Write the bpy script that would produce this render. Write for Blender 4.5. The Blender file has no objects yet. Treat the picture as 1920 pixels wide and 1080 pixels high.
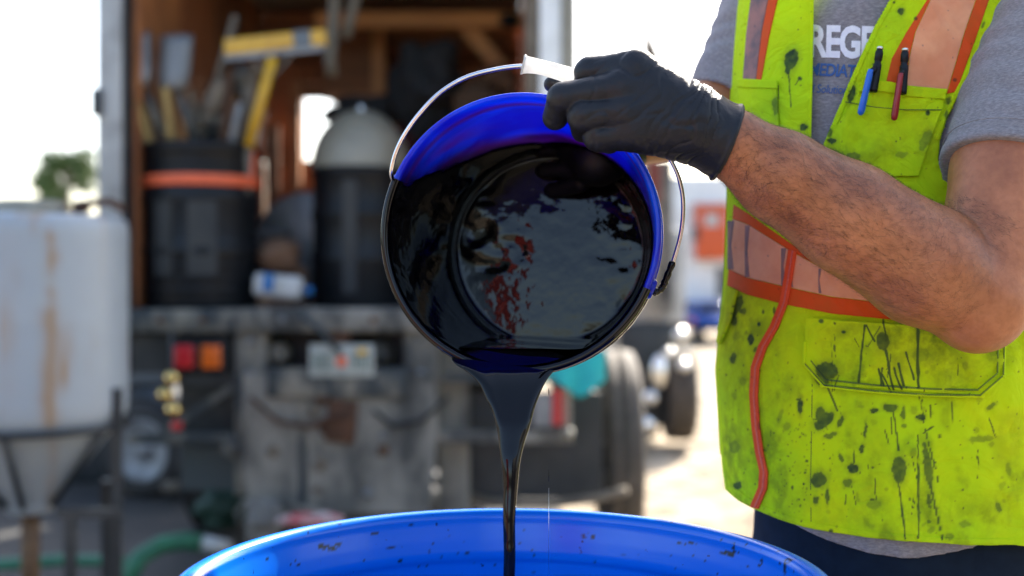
import bpy, math, random
import numpy as np
from mathutils import Vector, Matrix, Euler
random.seed(7); np.random.seed(7)
SC = bpy.context.scene
COL = SC.collection
PI = math.pi
# ------------------------------------------------------------------ camera, sky, sun, exposure
FPX = 2133.333; HZ = 519.0; CAMZ = 1.54
cam_d = bpy.data.cameras.new('camera'); cam = bpy.data.objects.new('camera', cam_d); COL.objects.link(cam)
cam.location = (0, 0, CAMZ); cam.rotation_euler = (PI/2, 0, 0)
cam_d.lens = 40; cam_d.sensor_width = 36; cam_d.shift_y = -(540-HZ)/1920.0
cam_d.clip_start = 0.05; cam_d.clip_end = 2000
cam_d.dof.use_dof = True; cam_d.dof.focus_distance = 1.20; cam_d.dof.aperture_fstop = 2.4
cam_d.dof.aperture_blades = 0
SC.camera = cam
SUN_EL = math.radians(37); SUN_AZ = math.radians(28)      # azimuth measured from +Y (away from the camera) to the right
w = bpy.data.worlds.new('World'); SC.world = w; w.use_nodes = True
nt = w.node_tree; nt.nodes.clear()
sky = nt.nodes.new('ShaderNodeTexSky'); sky.sky_type = 'NISHITA'; sky.sun_disc = False
sky.sun_elevation = SUN_EL; sky.sun_rotation = SUN_AZ; sky.air_density = 1.0; sky.dust_density = 3.0; sky.ozone_density = 1.0
bg = nt.nodes.new('ShaderNodeBackground'); bg.inputs[1].default_value = 0.15
wo = nt.nodes.new('ShaderNodeOutputWorld')
nt.links.new(sky.outputs[0], bg.inputs[0]); nt.links.new(bg.outputs[0], wo.inputs[0])
sd = bpy.data.lights.new('sun', 'SUN'); sun = bpy.data.objects.new('sun', sd); COL.objects.link(sun)
sd.energy = 5.0; sd.angle = math.radians(0.5); sd.color = (1, 0.93, 0.82)
sv = Vector((math.sin(SUN_AZ)*math.cos(SUN_EL), math.cos(SUN_AZ)*math.cos(SUN_EL), math.sin(SUN_EL)))
sun.rotation_euler = sv.to_track_quat('Z', 'Y').to_euler(); sun.location = (5, 5, 8)
SC.view_settings.view_transform = 'Standard'; SC.view_settings.look = 'None'
SC.view_settings.exposure = 1.85; SC.view_settings.gamma = 1.0
SC.view_settings.use_curve_mapping = False

# ------------------------------------------------------------------ helpers
def W(px, py, d):
    return Vector(((px-960)/FPX*d, d, CAMZ+(HZ-py)/FPX*d))
def PX(P):
    P = np.asarray(P); return 960+P[..., 0]/P[..., 1]*FPX, HZ-(P[..., 2]-CAMZ)/P[..., 1]*FPX

def tag(o, label=None, cat=None, group=None, kind=None):
    if label: o['label'] = label
    if cat: o['category'] = cat
    if group: o['group'] = group
    if kind: o['kind'] = kind
    return o
def empty(name, loc, label, cat, group=None):
    o = bpy.data.objects.new(name, None); COL.objects.link(o); o.location = loc
    o.empty_display_size = 0.05
    return tag(o, label, cat, group)
def link(name, me, parent=None):
    o = bpy.data.objects.new(name, me); COL.objects.link(o)
    if parent is not None:
        o.parent = parent
        # geometry is in world coordinates: undo the parent's location
        m = Matrix.Identity(4); p = parent
        while p is not None:
            m = p.matrix_basis @ m if p.parent is None else p.matrix_parent_inverse @ p.matrix_basis @ m
            p = p.parent
        root = parent
        while root.parent is not None: root = root.parent
        if parent.parent is None: o.matrix_parent_inverse = Matrix.Translation(-Vector(parent.location))
    return o
def mesh_np(name, V, F, m=None, parent=None, smooth=True):
    V = np.asarray(V, dtype=np.float32); me = bpy.data.meshes.new(name)
    if isinstance(F, np.ndarray):
        n, k = F.shape
        me.vertices.add(len(V)); me.vertices.foreach_set('co', V.ravel())
        me.loops.add(n*k); me.loops.foreach_set('vertex_index', F.astype(np.int32).ravel())
        me.polygons.add(n); me.polygons.foreach_set('loop_start', np.arange(0, n*k, k, dtype=np.int32))
        me.polygons.foreach_set('loop_total', np.full(n, k, dtype=np.int32))
        me.update(calc_edges=True); me.validate()
    else:
        me.from_pydata([tuple(v) for v in V], [], F); me.update()
    me.polygons.foreach_set('use_smooth', np.full(len(me.polygons), smooth))
    if m is not None: me.materials.append(m)
    return link(name, me, parent)
def attr(o, name, vals):
    a = o.data.attributes.new(name, 'FLOAT', 'POINT'); a.data.foreach_set('value', np.asarray(vals, dtype=np.float32))

class MB:
    """collects simple shapes into one mesh (world coordinates)"""
    def __init__(s): s.V = []; s.F = []; s.sm = []
    def add(s, V, F, sm=False):
        b = len(s.V); s.V += [tuple(v) for v in V]; s.F += [tuple(i+b for i in f) for f in F]; s.sm += [sm]*len(F); return s
    def box(s, c, size, rot=None, bev=0.0):
        x, y, z = (k/2 for k in size); c = Vector(c)
        R = rot.to_matrix() if isinstance(rot, Euler) else (rot if rot is not None else Matrix.Identity(3))
        if bev <= 0:
            vs = [Vector((i, j, k)) for k in (-z, z) for j in (-y, y) for i in (-x, x)]
            fs = [(0, 2, 3, 1), (4, 5, 7, 6), (0, 1, 5, 4), (2, 6, 7, 3), (0, 4, 6, 2), (1, 3, 7, 5)]
        else:
            import bmesh
            bm = bmesh.new(); bmesh.ops.create_cube(bm, size=1)
            for v in bm.verts: v.co = Vector((v.co.x*size[0], v.co.y*size[1], v.co.z*size[2]))
            bmesh.ops.bevel(bm, geom=list(bm.edges), offset=bev, segments=2, profile=.6, affect='EDGES')
            bm.verts.index_update(); vs = [v.co.copy() for v in bm.verts]; fs = [tuple(v.index for v in f.verts) for f in bm.faces]; bm.free()
        return s.add([c+R@v for v in vs], fs, bev > 0)
    def tube(s, pts, r, n=8, caps=True, sm=True):
        pts = [Vector(p) for p in pts]; rs = r if isinstance(r, (list, tuple)) else [r]*len(pts)
        V = []; F = []; up = None
        for i, p in enumerate(pts):
            t = (pts[min(i+1, len(pts)-1)]-pts[max(i-1, 0)]).normalized()
            if up is None: up = t.orthogonal().normalized()
            up = (up-t*up.dot(t)).normalized(); b = t.cross(up)
            for k in range(n):
                a = 2*PI*k/n; V.append(p+(up*math.cos(a)+b*math.sin(a))*rs[i])
        for i in range(len(pts)-1):
            for k in range(n):
                F.append((i*n+k, i*n+(k+1) % n, (i+1)*n+(k+1) % n, (i+1)*n+k))
        if caps: F.append(tuple(range(n))[::-1]); F.append(tuple((len(pts)-1)*n+k for k in range(n)))
        return s.add(V, F, sm)
    def lathe(s, prof, c, ax=(0, 0, 1), n=40, sm=True, xdir=None):
        """prof: list of (radius, height along ax)"""
        ax = Vector(ax).normalized(); u = ax.orthogonal().normalized(); v = ax.cross(u); c = Vector(c); V = []; F = []
        for (r, h) in prof:
            for k in range(n):
                a = 2*PI*k/n; V.append(c+ax*h+(u*math.cos(a)+v*math.sin(a))*r)
        for i in range(len(prof)-1):
            for k in range(n):
                F.append((i*n+k, i*n+(k+1) % n, (i+1)*n+(k+1) % n, (i+1)*n+k))
        return s.add(V, F, sm)
    def prism(s, pts, thick):
        """pts: coplanar outline; thick: offset vector"""
        n = len(pts); t = Vector(thick); V = [Vector(p) for p in pts]+[Vector(p)+t for p in pts]
        F = [tuple(range(n)), tuple(range(2*n-1, n-1, -1))]+[(i, i+n, (i+1) % n+n, (i+1) % n) for i in range(n)]
        return s.add(V, F)
    def build(s, name, m, parent=None):
        me = bpy.data.meshes.new(name); me.from_pydata(s.V, [], s.F); me.update()
        me.polygons.foreach_set('use_smooth', s.sm)
        if m is not None: me.materials.append(m)
        return link(name, me, parent)
def pbox(x0, y0, x1, y1, d, th, m, name, parent=None, bev=0.0, roll=0.0):
    """box covering that rectangle of the photograph at depth d"""
    a = W(x0, y1, d); b = W(x1, y0, d)
    return MB().box(((a.x+b.x)/2, d+th/2, (a.z+b.z)/2), (b.x-a.x, th, b.z-a.z), Euler((0, roll, 0)), bev).build(name, m, parent)

# ---- numpy noise
def _hash(i, j, k):
    h = (i*374761393 + j*668265263 + k*2147483647 + 1013904223).astype(np.int64)
    h = (h ^ (h >> 13)) * 1274126177; h = h ^ (h >> 16)
    return (h & 0xffffff)/float(0xffffff)
def vnoise(x, y, z=0.0, seed=0):
    x = np.asarray(x, dtype=np.float64); y = np.asarray(y, dtype=np.float64)+0*x; z = np.asarray(z, dtype=np.float64)+0*x+seed*17.31
    i = np.floor(x).astype(np.int64); j = np.floor(y).astype(np.int64); k = np.floor(z).astype(np.int64)
    fx, fy, fz = x-i, y-j, z-k; fx = fx*fx*(3-2*fx); fy = fy*fy*(3-2*fy); fz = fz*fz*(3-2*fz)
    r = 0
    for a in (0, 1):
        for b in (0, 1):
            for c in (0, 1):
                r = r+_hash(i+a, j+b, k+c)*(fx if a else 1-fx)*(fy if b else 1-fy)*(fz if c else 1-fz)
    return r*2-1
def fbm(x, y, z=0.0, seed=0, o=3):
    r = 0; a = 1; s = 1; t = 0
    for q in range(o):
        r = r+a*vnoise(np.asarray(x)*s, np.asarray(y)*s, np.asarray(z)*s, seed+q); t += a; a *= .5; s *= 2.03
    return r/t
def sstep(a, b, x):
    t = np.clip((x-a)/(b-a), 0, 1); return t*t*(3-2*t)

# ---- implicit surfaces
def smin(a, b, k):
    h = np.clip(.5+.5*(b-a)/k, 0, 1); return b*(1-h)+a*h-k*h*(1-h)
def cap(P, a, b, ra, rb):
    a = np.asarray(a, float); b = np.asarray(b, float); d = b-a
    t = np.clip(((P-a)@d)/(d@d), 0, 1); q = P-(a+t[..., None]*d)
    return np.sqrt((q*q).sum(-1))-(ra+(rb-ra)*t)
def ell(P, c, r, R=None):
    q = P-np.asarray(c, float)
    if R is not None: q = q@np.asarray(R)
    r = np.asarray(r, float); k = np.sqrt(((q/r)**2).sum(-1)); return (k-1)*r.min()
def surface_nets(f, lo, hi, h, B=16):
    lo = np.asarray(lo, float); hi = np.asarray(hi, float)
    nb = np.ceil((hi-lo)/(h*B)).astype(int); N = nb*B+1
    G = np.ones(tuple(N), dtype=np.float32)
    rad = B*h*math.sqrt(3)/2
    cc = np.stack(np.meshgrid(*[lo[i]+(np.arange(nb[i])+.5)*B*h for i in range(3)], indexing='ij'), -1)
    fc = f(cc.reshape(-1, 3)).reshape(tuple(nb))
    loc = np.stack(np.meshgrid(*[np.arange(B+1)]*3, indexing='ij'), -1)
    for bi in range(nb[0]):
        for bj in range(nb[1]):
            for bk in range(nb[2]):
                sl = (slice(bi*B, bi*B+B+1), slice(bj*B, bj*B+B+1), slice(bk*B, bk*B+B+1))
                if abs(fc[bi, bj, bk]) > rad*1.7+.01:
                    if fc[bi, bj, bk] < 0:
                        s2 = tuple(slice(q.start, q.stop-1) for q in sl); G[s2] = -1
                    continue
                P = lo+(loc+np.array([bi, bj, bk])*B)*h
                G[sl] = f(P.reshape(-1, 3)).reshape(B+1, B+1, B+1)
    S = G < 0
    c = [S[a:N[0]-1+a, b:N[1]-1+b, d:N[2]-1+d] for a in (0, 1) for b in (0, 1) for d in (0, 1)]
    anyv = np.logical_or.reduce(c); allv = np.logical_and.reduce(c); act = anyv & ~allv
    idx = np.full(act.shape, -1, dtype=np.int64); I = np.argwhere(act); idx[act] = np.arange(len(I))
    acc = np.zeros((len(I), 3)); cnt = np.zeros(len(I))
    cor = np.array([(a, b, d) for a in (0, 1) for b in (0, 1) for d in (0, 1)])
    val = np.stack([G[I[:, 0]+a, I[:, 1]+b, I[:, 2]+d] for a, b, d in cor], 1)
    for p in range(8):
        for q in range(p+1, 8):
            if np.abs(cor[p]-cor[q]).sum() != 1: continue
            m = (val[:, p] < 0) != (val[:, q] < 0)
            t = val[m, p]/(val[m, p]-val[m, q])
            acc[m] += cor[p]+(cor[q]-cor[p])*t[:, None]; cnt[m] += 1
    V = lo+(I+acc/cnt[:, None])*h
    F = []
    for ax in range(3):
        u, v = [(1, 2), (2, 0), (0, 1)][ax]
        sh = list(N); sh[ax] -= 1
        a = [slice(None)]*3; b = [slice(None)]*3; a[ax] = slice(0, -1); b[ax] = slice(1, None)
        e = S[tuple(a)] != S[tuple(b)]
        E = np.argwhere(e); E = E[(E[:, u] > 0) & (E[:, v] > 0) & (E[:, u] < N[u]-1) & (E[:, v] < N[v]-1)]
        du = np.zeros(3, int); du[u] = 1; dv = np.zeros(3, int); dv[v] = 1
        g = lambda X: idx[X[:, 0], X[:, 1], X[:, 2]]
        q = np.stack([g(E-du-dv), g(E-dv), g(E), g(E-du)], 1)
        inside = S[E[:, 0], E[:, 1], E[:, 2]]; q[~inside] = q[~inside][:, ::-1]
        F.append(q)
    F = np.concatenate(F); F = F[(F >= 0).all(1)]
    return V, F
def vnormals(V, F):
    n = np.cross(V[F[:, 2]]-V[F[:, 0]], V[F[:, 3]]-V[F[:, 1]]); N = np.zeros_like(V)
    for k in range(4): np.add.at(N, F[:, k], n)
    return N/np.maximum(np.linalg.norm(N, axis=1, keepdims=True), 1e-12)

# ---- materials
def nm(name):
    m = bpy.data.materials.new(name); m.use_nodes = True; t = m.node_tree; b = t.nodes['Principled BSDF']; return m, t, b
def N_(t, ty, **kw):
    n = t.nodes.new(ty)
    for k, v in kw.items(): setattr(n, k, v)
    return n
def noise(t, scale, detail=4, rough=.55, vec=None, dist=0.0):
    n = N_(t, 'ShaderNodeTexNoise'); n.inputs['Scale'].default_value = scale; n.inputs['Detail'].default_value = detail
    n.inputs['Roughness'].default_value = rough; n.inputs['Distortion'].default_value = dist
    if vec is None:
        c = N_(t, 'ShaderNodeTexCoord'); vec = c.outputs['Object']
    t.links.new(vec, n.inputs['Vector']); return n
def ramp(t, src, stops):
    r = N_(t, 'ShaderNodeValToRGB'); t.links.new(src, r.inputs[0]); e = r.color_ramp.elements
    e[0].position = stops[0][0]; e[0].color = (*stops[0][1], 1); e[1].position = stops[-1][0]; e[1].color = (*stops[-1][1], 1)
    for p, c in stops[1:-1]:
        q = e.new(p); q.color = (*c, 1)
    return r
def mix(t, fac, a, b):
    m = N_(t, 'ShaderNodeMix', data_type='RGBA')
    for sock, v in ((m.inputs[0], fac), (m.inputs[6], a), (m.inputs[7], b)):
        if hasattr(v, 'is_output') or isinstance(v, bpy.types.NodeSocket): t.links.new(v, sock)
        elif isinstance(v, (tuple, list)): sock.default_value = (*v, 1) if len(v) == 3 else v
        else: sock.default_value = v
    return m.outputs[2]
def bump(t, b, h, strength=.3, dist=.002):
    n = N_(t, 'ShaderNodeBump'); n.inputs['Strength'].default_value = strength; n.inputs['Distance'].default_value = dist
    t.links.new(h, n.inputs['Height']); t.links.new(n.outputs[0], b.inputs['Normal']); return n
TONE = .66
FULL = {'reddish_plywood', 'worn_plywood', 'pine_lumber', 'dark_lumber', 'yellow_enamel', 'orange_strap_webbing', 'orange_cooler_plastic', 'pale_orange_lid', 'teal_cloth', 'red_plastic', 'brass', 'white_shirt_print', 'bright_white_paint', 'polished_metal', 'zipper_coil', 'aged_plate_enamel', 'green_hose', 'pink_red_rag'}
def simple(name, c1, c2=None, scale=8, rough=.6, metal=0.0, bs=0.0, lo=.35, hi=.65, spec=.5, detail=5, stretch=None, rvar=0.0):
    """two-tone worn surface: c1 with patches of c2"""
    m, t, b = nm(name); b.inputs['Roughness'].default_value = rough; b.inputs['Metallic'].default_value = metal
    if name not in FULL and not name.endswith('pen_plastic'):
        c1 = tuple(k*TONE for k in c1); c2 = tuple(k*TONE for k in c2) if c2 else None
    b.inputs['Specular IOR Level'].default_value = spec
    vec = None
    if stretch:
        c = N_(t, 'ShaderNodeTexCoord'); mp = N_(t, 'ShaderNodeMapping'); mp.inputs['Scale'].default_value = stretch
        t.links.new(c.outputs['Object'], mp.inputs[0]); vec = mp.outputs[0]
    n = noise(t, scale, detail, .6, vec)
    c2 = c2 or tuple(k*.75 for k in c1)
    r = ramp(t, n.outputs[0], [(lo, c1), (hi, c2)]); t.links.new(r.outputs[0], b.inputs['Base Color'])
    if bs: bump(t, b, n.outputs[0], bs, .004)
    if rvar:
        mr = N_(t, 'ShaderNodeMapRange'); t.links.new(n.outputs[0], mr.inputs[0]); mr.inputs[3].default_value = rough-rvar; mr.inputs[4].default_value = rough+rvar
        t.links.new(mr.outputs[0], b.inputs['Roughness'])
    return m
# ================================================================== SETTING AND BACKGROUND
M = {}
m, t, b = nm('dirt_ground'); b.inputs['Roughness'].default_value = .95
n1 = noise(t, .9, 6, .6); n2 = noise(t, 3.5, 7, .68)
r1 = ramp(t, n1.outputs[0], [(.35, (.22, .165, .10)), (.5, (.30, .24, .16)), (.65, (.38, .315, .23))])
r2 = ramp(t, n2.outputs[0], [(.42, (.16, .11, .06)), (.53, (1, 1, 1))])
mm = N_(t, 'ShaderNodeMix', data_type='RGBA', blend_type='MULTIPLY'); mm.inputs[0].default_value = .8
t.links.new(r1.outputs[0], mm.inputs[6]); t.links.new(r2.outputs[0], mm.inputs[7]); t.links.new(mm.outputs[2], b.inputs['Base Color'])
bump(t, b, n2.outputs[0], .8, .03); M['dirt'] = m
M['white_paint'] = simple('worn_white_paint', (.55, .56, .55), (.30, .30, .29), 5, .5, lo=.45, hi=.75)
M['bright'] = simple('bright_white_paint', (.78, .78, .76), (.6, .6, .58), 5, .4)
M['cream'] = simple('aged_cream_board', (.45, .42, .33), (.30, .27, .20), 6, .6)
M['steel'] = simple('weathered_steel', (.045, .058, .065), (.32, .295, .24), 5, .6, .3, .3, .45, .62, stretch=(1, 1, .5))
M['steel_dusty'] = simple('dusty_grey_steel', (.34, .32, .275), (.06, .062, .06), 4.5, .7, .1, .3, .40, .62, stretch=(1, 1, .6))
M['dark'] = simple('dark_painted_metal', (.018, .026, .032), (.05, .055, .06), 6, .45, .2)
M['rust'] = simple('rusty_steel', (.16, .07, .035), (.07, .035, .02), 18, .85, .2, .4)
M['blackpl'] = simple('black_plastic', (.004, .006, .009), (.014, .018, .022), 4, .5, 0, 0, .5, .75, spec=.3, stretch=(1, 1, .25))
M['ply'] = simple('reddish_plywood', (.38, .135, .045), (.24, .08, .028), 4, .65, stretch=(1, 1, .3))
M['ply2'] = simple('worn_plywood', (.44, .17, .055), (.27, .10, .035), 5, .65, stretch=(.3, 1, 1))
M['lumber'] = simple('pine_lumber', (.58, .27, .08), (.42, .18, .055), 6, .6, stretch=(.2, 1, 1))
M['lumber_dark'] = simple('dark_lumber', (.25, .095, .035), (.14, .055, .022), 6, .7, stretch=(.2, 1, 1))
M['yellow'] = simple('yellow_enamel', (.62, .36, .02), (.45, .25, .02), 8, .4)
M['yellow_pale'] = simple('faded_yellow_paint', (.55, .36, .10), (.38, .24, .07), 9, .6)
M['grey_blade'] = simple('dull_steel_blade', (.34, .35, .36), (.20, .21, .22), 7, .45, .4)
M['tan'] = simple('muddy_tan_wood', (.26, .21, .15), (.15, .12, .09), 9, .8)
M['orange'] = simple('orange_strap_webbing', (.75, .13, .045), (.62, .10, .035), 30, .6)
M['strap'] = simple('grey_webbing', (.22, .19, .14), (.15, .13, .10), 20, .8)
M['rubber'] = simple('tyre_rubber', (.018, .018, .019), (.05, .045, .04), 12, .75, 0, .3)
M['rubber_dusty'] = simple('dusty_tyre_rubber', (.13, .105, .08), (.06, .05, .04), 9, .8, 0, .3)
M['rim'] = simple('dusty_white_wheel', (.42, .43, .44), (.25, .25, .25), 9, .5, .2)
M['chrome'] = simple('polished_metal', (.9, .9, .87), (.8, .8, .77), 5, .30, 1.0)
M['brass'] = simple('brass', (.80, .58, .22), (.6, .42, .15), 12, .18, 1.0)
M['teal'] = simple('teal_cloth', (.02, .42, .42), (.015, .30, .32), 8, .8)
M['red'] = simple('red_plastic', (.55, .025, .02), (.42, .02, .02), 8, .4)
M['white'] = simple('white_plastic', (.72, .72, .70), (.5, .5, .47), 6, .5)
M['blue_l'] = simple('blue_label_print', (.01, .20, .55), (.01, .16, .45), 6, .5)
M['hose_green'] = simple('green_hose', (.02, .16, .075), (.015, .10, .05), 9, .5)
M['green_paint'] = simple('green_tarp', (.012, .06, .035), (.008, .04, .025), 4, .7)
M['beige_dome'] = simple('beige_fibreglass', (.36, .335, .26), (.28, .26, .20), 7, .42)
M['fender'] = simple('grey_blue_paint', (.16, .19, .21), (.11, .13, .15), 3, .4)
M['cloth_dk'] = simple('dark_cloth', (.02, .025, .03), (.035, .035, .04), 8, .9)
M['brown_bag'] = simple('brown_paper_sack', (.20, .10, .05), (.12, .06, .03), 8, .8, bs=.5)
M['hill'] = simple('distant_hillside', (.10, .13, .13), (.14, .16, .15), .05, .9)
M['platform'] = simple('platform_planks', (.16, .12, .08), (.10, .075, .05), 8, .8, stretch=(1, .2, 1))
def lens_mat(name, c):
    m, t, b = nm(name); b.inputs['Roughness'].default_value = .25
    n = noise(t, 60, 2); r = ramp(t, n.outputs[0], [(.4, c), (.6, tuple(k*.6 for k in c))]); t.links.new(r.outputs[0], b.inputs['Base Color'])
    b.inputs['Emission Color'].default_value = (*c, 1); b.inputs['Emission Strength'].default_value = .03
    return m
M['lens_red'] = lens_mat('red_lamp_lens', (.42, .010, .018)); M['lens_amber'] = lens_mat('amber_lamp_lens', (.60, .11, .008))

# soft irregular lump
def blob(name, label, cat, px, py, rx, ry, d, m_, seed=0, sq=1.0, ground=None, rough=.16):
    c = W(px, py, d); X, Z = rx/FPX*d, ry/FPX*d; Yr = min(X, Z)*1.1; n = 22; k_ = 32; V = []; F = []
    for i in range(n+1):
        th = PI*i/n
        for j in range(k_):
            ph = 2*PI*j/k_; q = np.array([math.sin(th)*math.cos(ph), math.sin(th)*math.sin(ph), math.cos(th)])
            q = np.sign(q)*np.abs(q)**sq
            f = 1+rough*float(fbm(q[0]*2.2, q[1]*2.2, q[2]*2.2, seed, 3))*1.8
            V.append((c.x+q[0]*X*f, c.y+q[1]*Yr*f, c.z+q[2]*Z*f))
    for i in range(n):
        for j in range(k_): F.append((i*k_+j, i*k_+(j+1) % k_, (i+1)*k_+(j+1) % k_, (i+1)*k_+j))
    o = MB().add(V, F, True).build(name, M[m_])
    if label: tag(o, label, cat)
    return o
# ground
def ground_mesh():
    xs = np.concatenate([np.linspace(-400, -9, 14), np.linspace(-8, 10, 150), np.linspace(11, 400, 14)])
    ys = np.concatenate([np.linspace(-60, 3.5, 10), np.linspace(4, 24, 170), np.linspace(25, 700, 18)])
    X, Y = np.meshgrid(xs, ys, indexing='ij')
    Z = .035*fbm(X*1.3, Y*1.3, 0, 3, 4)+.05*fbm(X*.3, Y*.3, 0, 5, 2)-.05
    f = sstep(60, 20, np.hypot(X, Y)); Z *= f
    n, k = X.shape; i = np.arange(n*k).reshape(n, k)
    F = np.stack([i[:-1, :-1], i[1:, :-1], i[1:, 1:], i[:-1, 1:]], -1).reshape(-1, 4)
    return mesh_np('ground', np.stack([X, Y, Z], -1).reshape(-1, 3), F, M['dirt'])
tag(ground_mesh(), kind='structure')
m, t, b = nm('shade_dark_ground'); b.inputs['Roughness'].default_value = .85
n1 = noise(t, 1.2, 6, .6); n2 = noise(t, 30, 5, .7); r = ramp(t, n1.outputs[0], [(.35, (.025, .025, .025)), (.6, (.05, .046, .04)), (.75, (.10, .085, .065))]); t.links.new(r.outputs[0], b.inputs['Base Color']); bump(t, b, n2.outputs[0], .6, .01); M['shade_ground'] = m
def pad():  # dark sheet paints in the shade under and left of the truck
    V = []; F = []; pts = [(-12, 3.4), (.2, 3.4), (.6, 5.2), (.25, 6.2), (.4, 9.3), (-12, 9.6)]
    o = MB().prism([(x, y, .018) for x, y in pts], (0, 0, -.12)).build('ground_shade_sheet', M['shade_ground']); tag(o, kind='structure')
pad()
# far hills
def hills():
    V = []; F = []; n = 60
    for i in range(n+1):
        x = -330+620*i/n; h = (11+4*float(fbm(np.array(i*.23), np.array(.3), 0, 2)))*float(1-.86*sstep(-60, -10, x))
        V += [(x, 300, -.5), (x, 306, h*1.5), (x, 345, h*1.7), (x, 380, -.5)]
    for i in range(n):
        for k in range(3): F.append((i*4+k, i*4+4+k, i*4+5+k, i*4+1+k))
    o = mesh_np('hills', V, F, M['hill']); tag(o, kind='structure')
hills()

# platform the worker and the drum stand on
pl = empty('timber_platform', (0.1, 1.4, 0), 'low timber work platform under the blue drum and the worker', 'platform')
for i in range(12):
    x = -.75+i*.155
    MB().box((x, 1.35, .367), (.147, 1.5, .026), bev=.003).build('plank', M['platform'], pl)
for y in (.75, 1.35, 1.95): MB().box((.1, y, .175), (1.84, .09, .35)).build('bearer', M['platform'], pl)

# ------------------------------------------------------------------ box truck
D0 = 5.42
tr = empty('box_truck', (-.85, 6.5, 0), 'open backed white box truck lined with plywood and loaded with drums and tools', 'truck')
ZD = 1.385; ZC = 3.5
xl = (182-960)/FPX*D0; xr = (1080-960)/FPX*D0       # outer faces
il = (232-960)/FPX*D0; ir = (985-960)/FPX*D0         # inner faces
YB = 8.4
def tbox(name, x0, x1, y0, y1, z0, z1, m, bev=0.0, par=None):
    return MB().box(((x0+x1)/2, (y0+y1)/2, (z0+z1)/2), (x1-x0, y1-y0, z1-z0), None, bev).build(name, m, par or tr)
tbox('door_post', xl, il-.012, D0, D0+.12, ZD-.05, ZC+.1, M['white_paint'], .008)
tbox('door_post', il-.010, il, D0+.02, D0+.14, ZD, ZC, M['dark'])
tbox('door_post', (1012-960)/FPX*D0, xr-.07, D0, D0+.12, ZD-.3, ZC+.1, M['bright'], .008)
tbox('door_post', xr-.068, xr, D0-.01, D0+.12, ZD-.3, ZC+.1, M['cream'], .006)
tbox('door_post', ir, (1011-960)/FPX*D0, D0+.03, D0+.13, ZD, ZC, M['tan'])
tbox('roof', xl, xr, D0+.002, YB+.1, ZC+.1, ZC+.16, M['white_paint'])
tbox('side_wall', xl, xl+.03, D0+.122, YB+.1, ZD, ZC+.098, M['white_paint'])
tbox('side_wall', xr-.03, xr, D0+.122, YB+.1, ZD, ZC+.098, M['white_paint'])
tbox('deck', xl, xr, D0, YB+.1, ZD-.06, ZD, M['steel_dusty'])
hg = pbox(170, 165, 187, 216, D0-.03, .05, M['dark'], 'hinge', tr, .006)
# plywood lining, left wall: panels side by side
k = 0
for y0 in (5.58, 6.30, 7.02, 7.74):
    for z0, z1 in ((ZD, 2.38), (2.39, ZC-.01)):
        o = tbox('plywood_panel', xl+.032, il+.02+(.003 if k % 2 else 0), y0, y0+.70, z0+.002, z1, [M['ply'], M['ply2'], M['lumber_dark']][k % 3]); k += 1
for y0 in (5.6, 7.0):
    tbox('plywood_panel', ir, xr-.032, y0, y0+1.38, ZD+.002, ZC-.01, M['ply'])
# front wall of boards around a window opening
wx0, wx1 = W(570, 0, YB).x, W(668, 0, YB).x; wz0, wz1 = W(0, 300, YB).z, W(0, 158, YB).z
zz = ZD; k = 0
while zz < ZC-.02:
    z1 = min(zz+.19, ZC-.005); mt = [M['ply'], M['lumber_dark'], M['ply2'], M['ply']][k % 4]; k += 1
    if z1 > wz0 and zz < wz1:
        tbox('wall_board', il+.03, wx0, YB, YB+.03, zz+.003, z1, mt); tbox('wall_board', wx1, ir, YB, YB+.03, zz+.003, z1, mt)
    else: tbox('wall_board', il+.03, ir, YB, YB+.03, zz+.003, z1, mt)
    zz = z1+.003
tbox('wall_board', wx0-.01, wx1+.02, YB+.031, YB+.06, wz1, wz1+.40, M['ply'])
tbox('wall_board', wx0-.01, wx1+.02, YB+.031, YB+.06, wz0-.3, wz0, M['ply'])
tbox('wall_backing', il+.03, wx0-.012, YB+.031, YB+.045, ZD, ZC, M['lumber_dark'])
tbox('wall_backing', wx1+.022, ir, YB+.031, YB+.045, ZD, ZC, M['lumber_dark'])
tbox('window_frame', wx0-.035, wx0, YB-.03, YB-.002, wz0-.05, wz1+.05, M['lumber_dark'])
for z in (wz0-.05, wz1+.005): tbox('window_frame', wx0, wx1+.04, YB-.03, YB-.002, z, z+.045, M['lumber_dark'])
MB().box(W(655, 178, YB-.06), (.55, .03, .11), Euler((0, math.radians(38), 0))).build('brace', M['lumber_dark'], tr)
# window gives on to clear air (open hatch)
# ceiling boards and rafters
for i in range(14):
    y = 5.6+i*.2
    tbox('ceiling_board', il+.004, ir-.002, y, y+.193, ZC-.02, ZC+.096, [M['cream'], M['tan'], M['cream']][i % 3])
for px0, py0, px1, py1, d, mt in ((590, 22, 985, 50, 7.4, 'lumber'), (492, 30, 640, 60, 8.2, 'lumber_dark'), (610, 92, 974, 112, 8.25, 'lumber_dark'), (560, 158, 974, 182, 8.2, 'lumber_dark')):
    pbox(px0, py0, px1, py1, d, .09, M[mt], 'rafter', tr)
MB().box(W(905, 88, 7.5), (.50, .07, .10), Euler((0, math.radians(50), 0))).build('brace', M['lumber'], tr)
MB().box(W(710, 120, 7.9), (.09, .06, .62)).build('stud', M['lumber'], tr)
MB().box(W(655, 120, 7.95), (.36, .05, .5)).build('shelf_box', M['lumber_dark'], tr)
pbox(500, 235, 520, 560, 8.0, .08, M['lumber_dark'], 'stud', tr); pbox(543, 150, 562, 560, 8.1, .08, M['ply2'], 'stud', tr)
pbox(612, 172, 900, 182, 7.6, .3, M['ply2'], 'shelf', tr)
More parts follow.
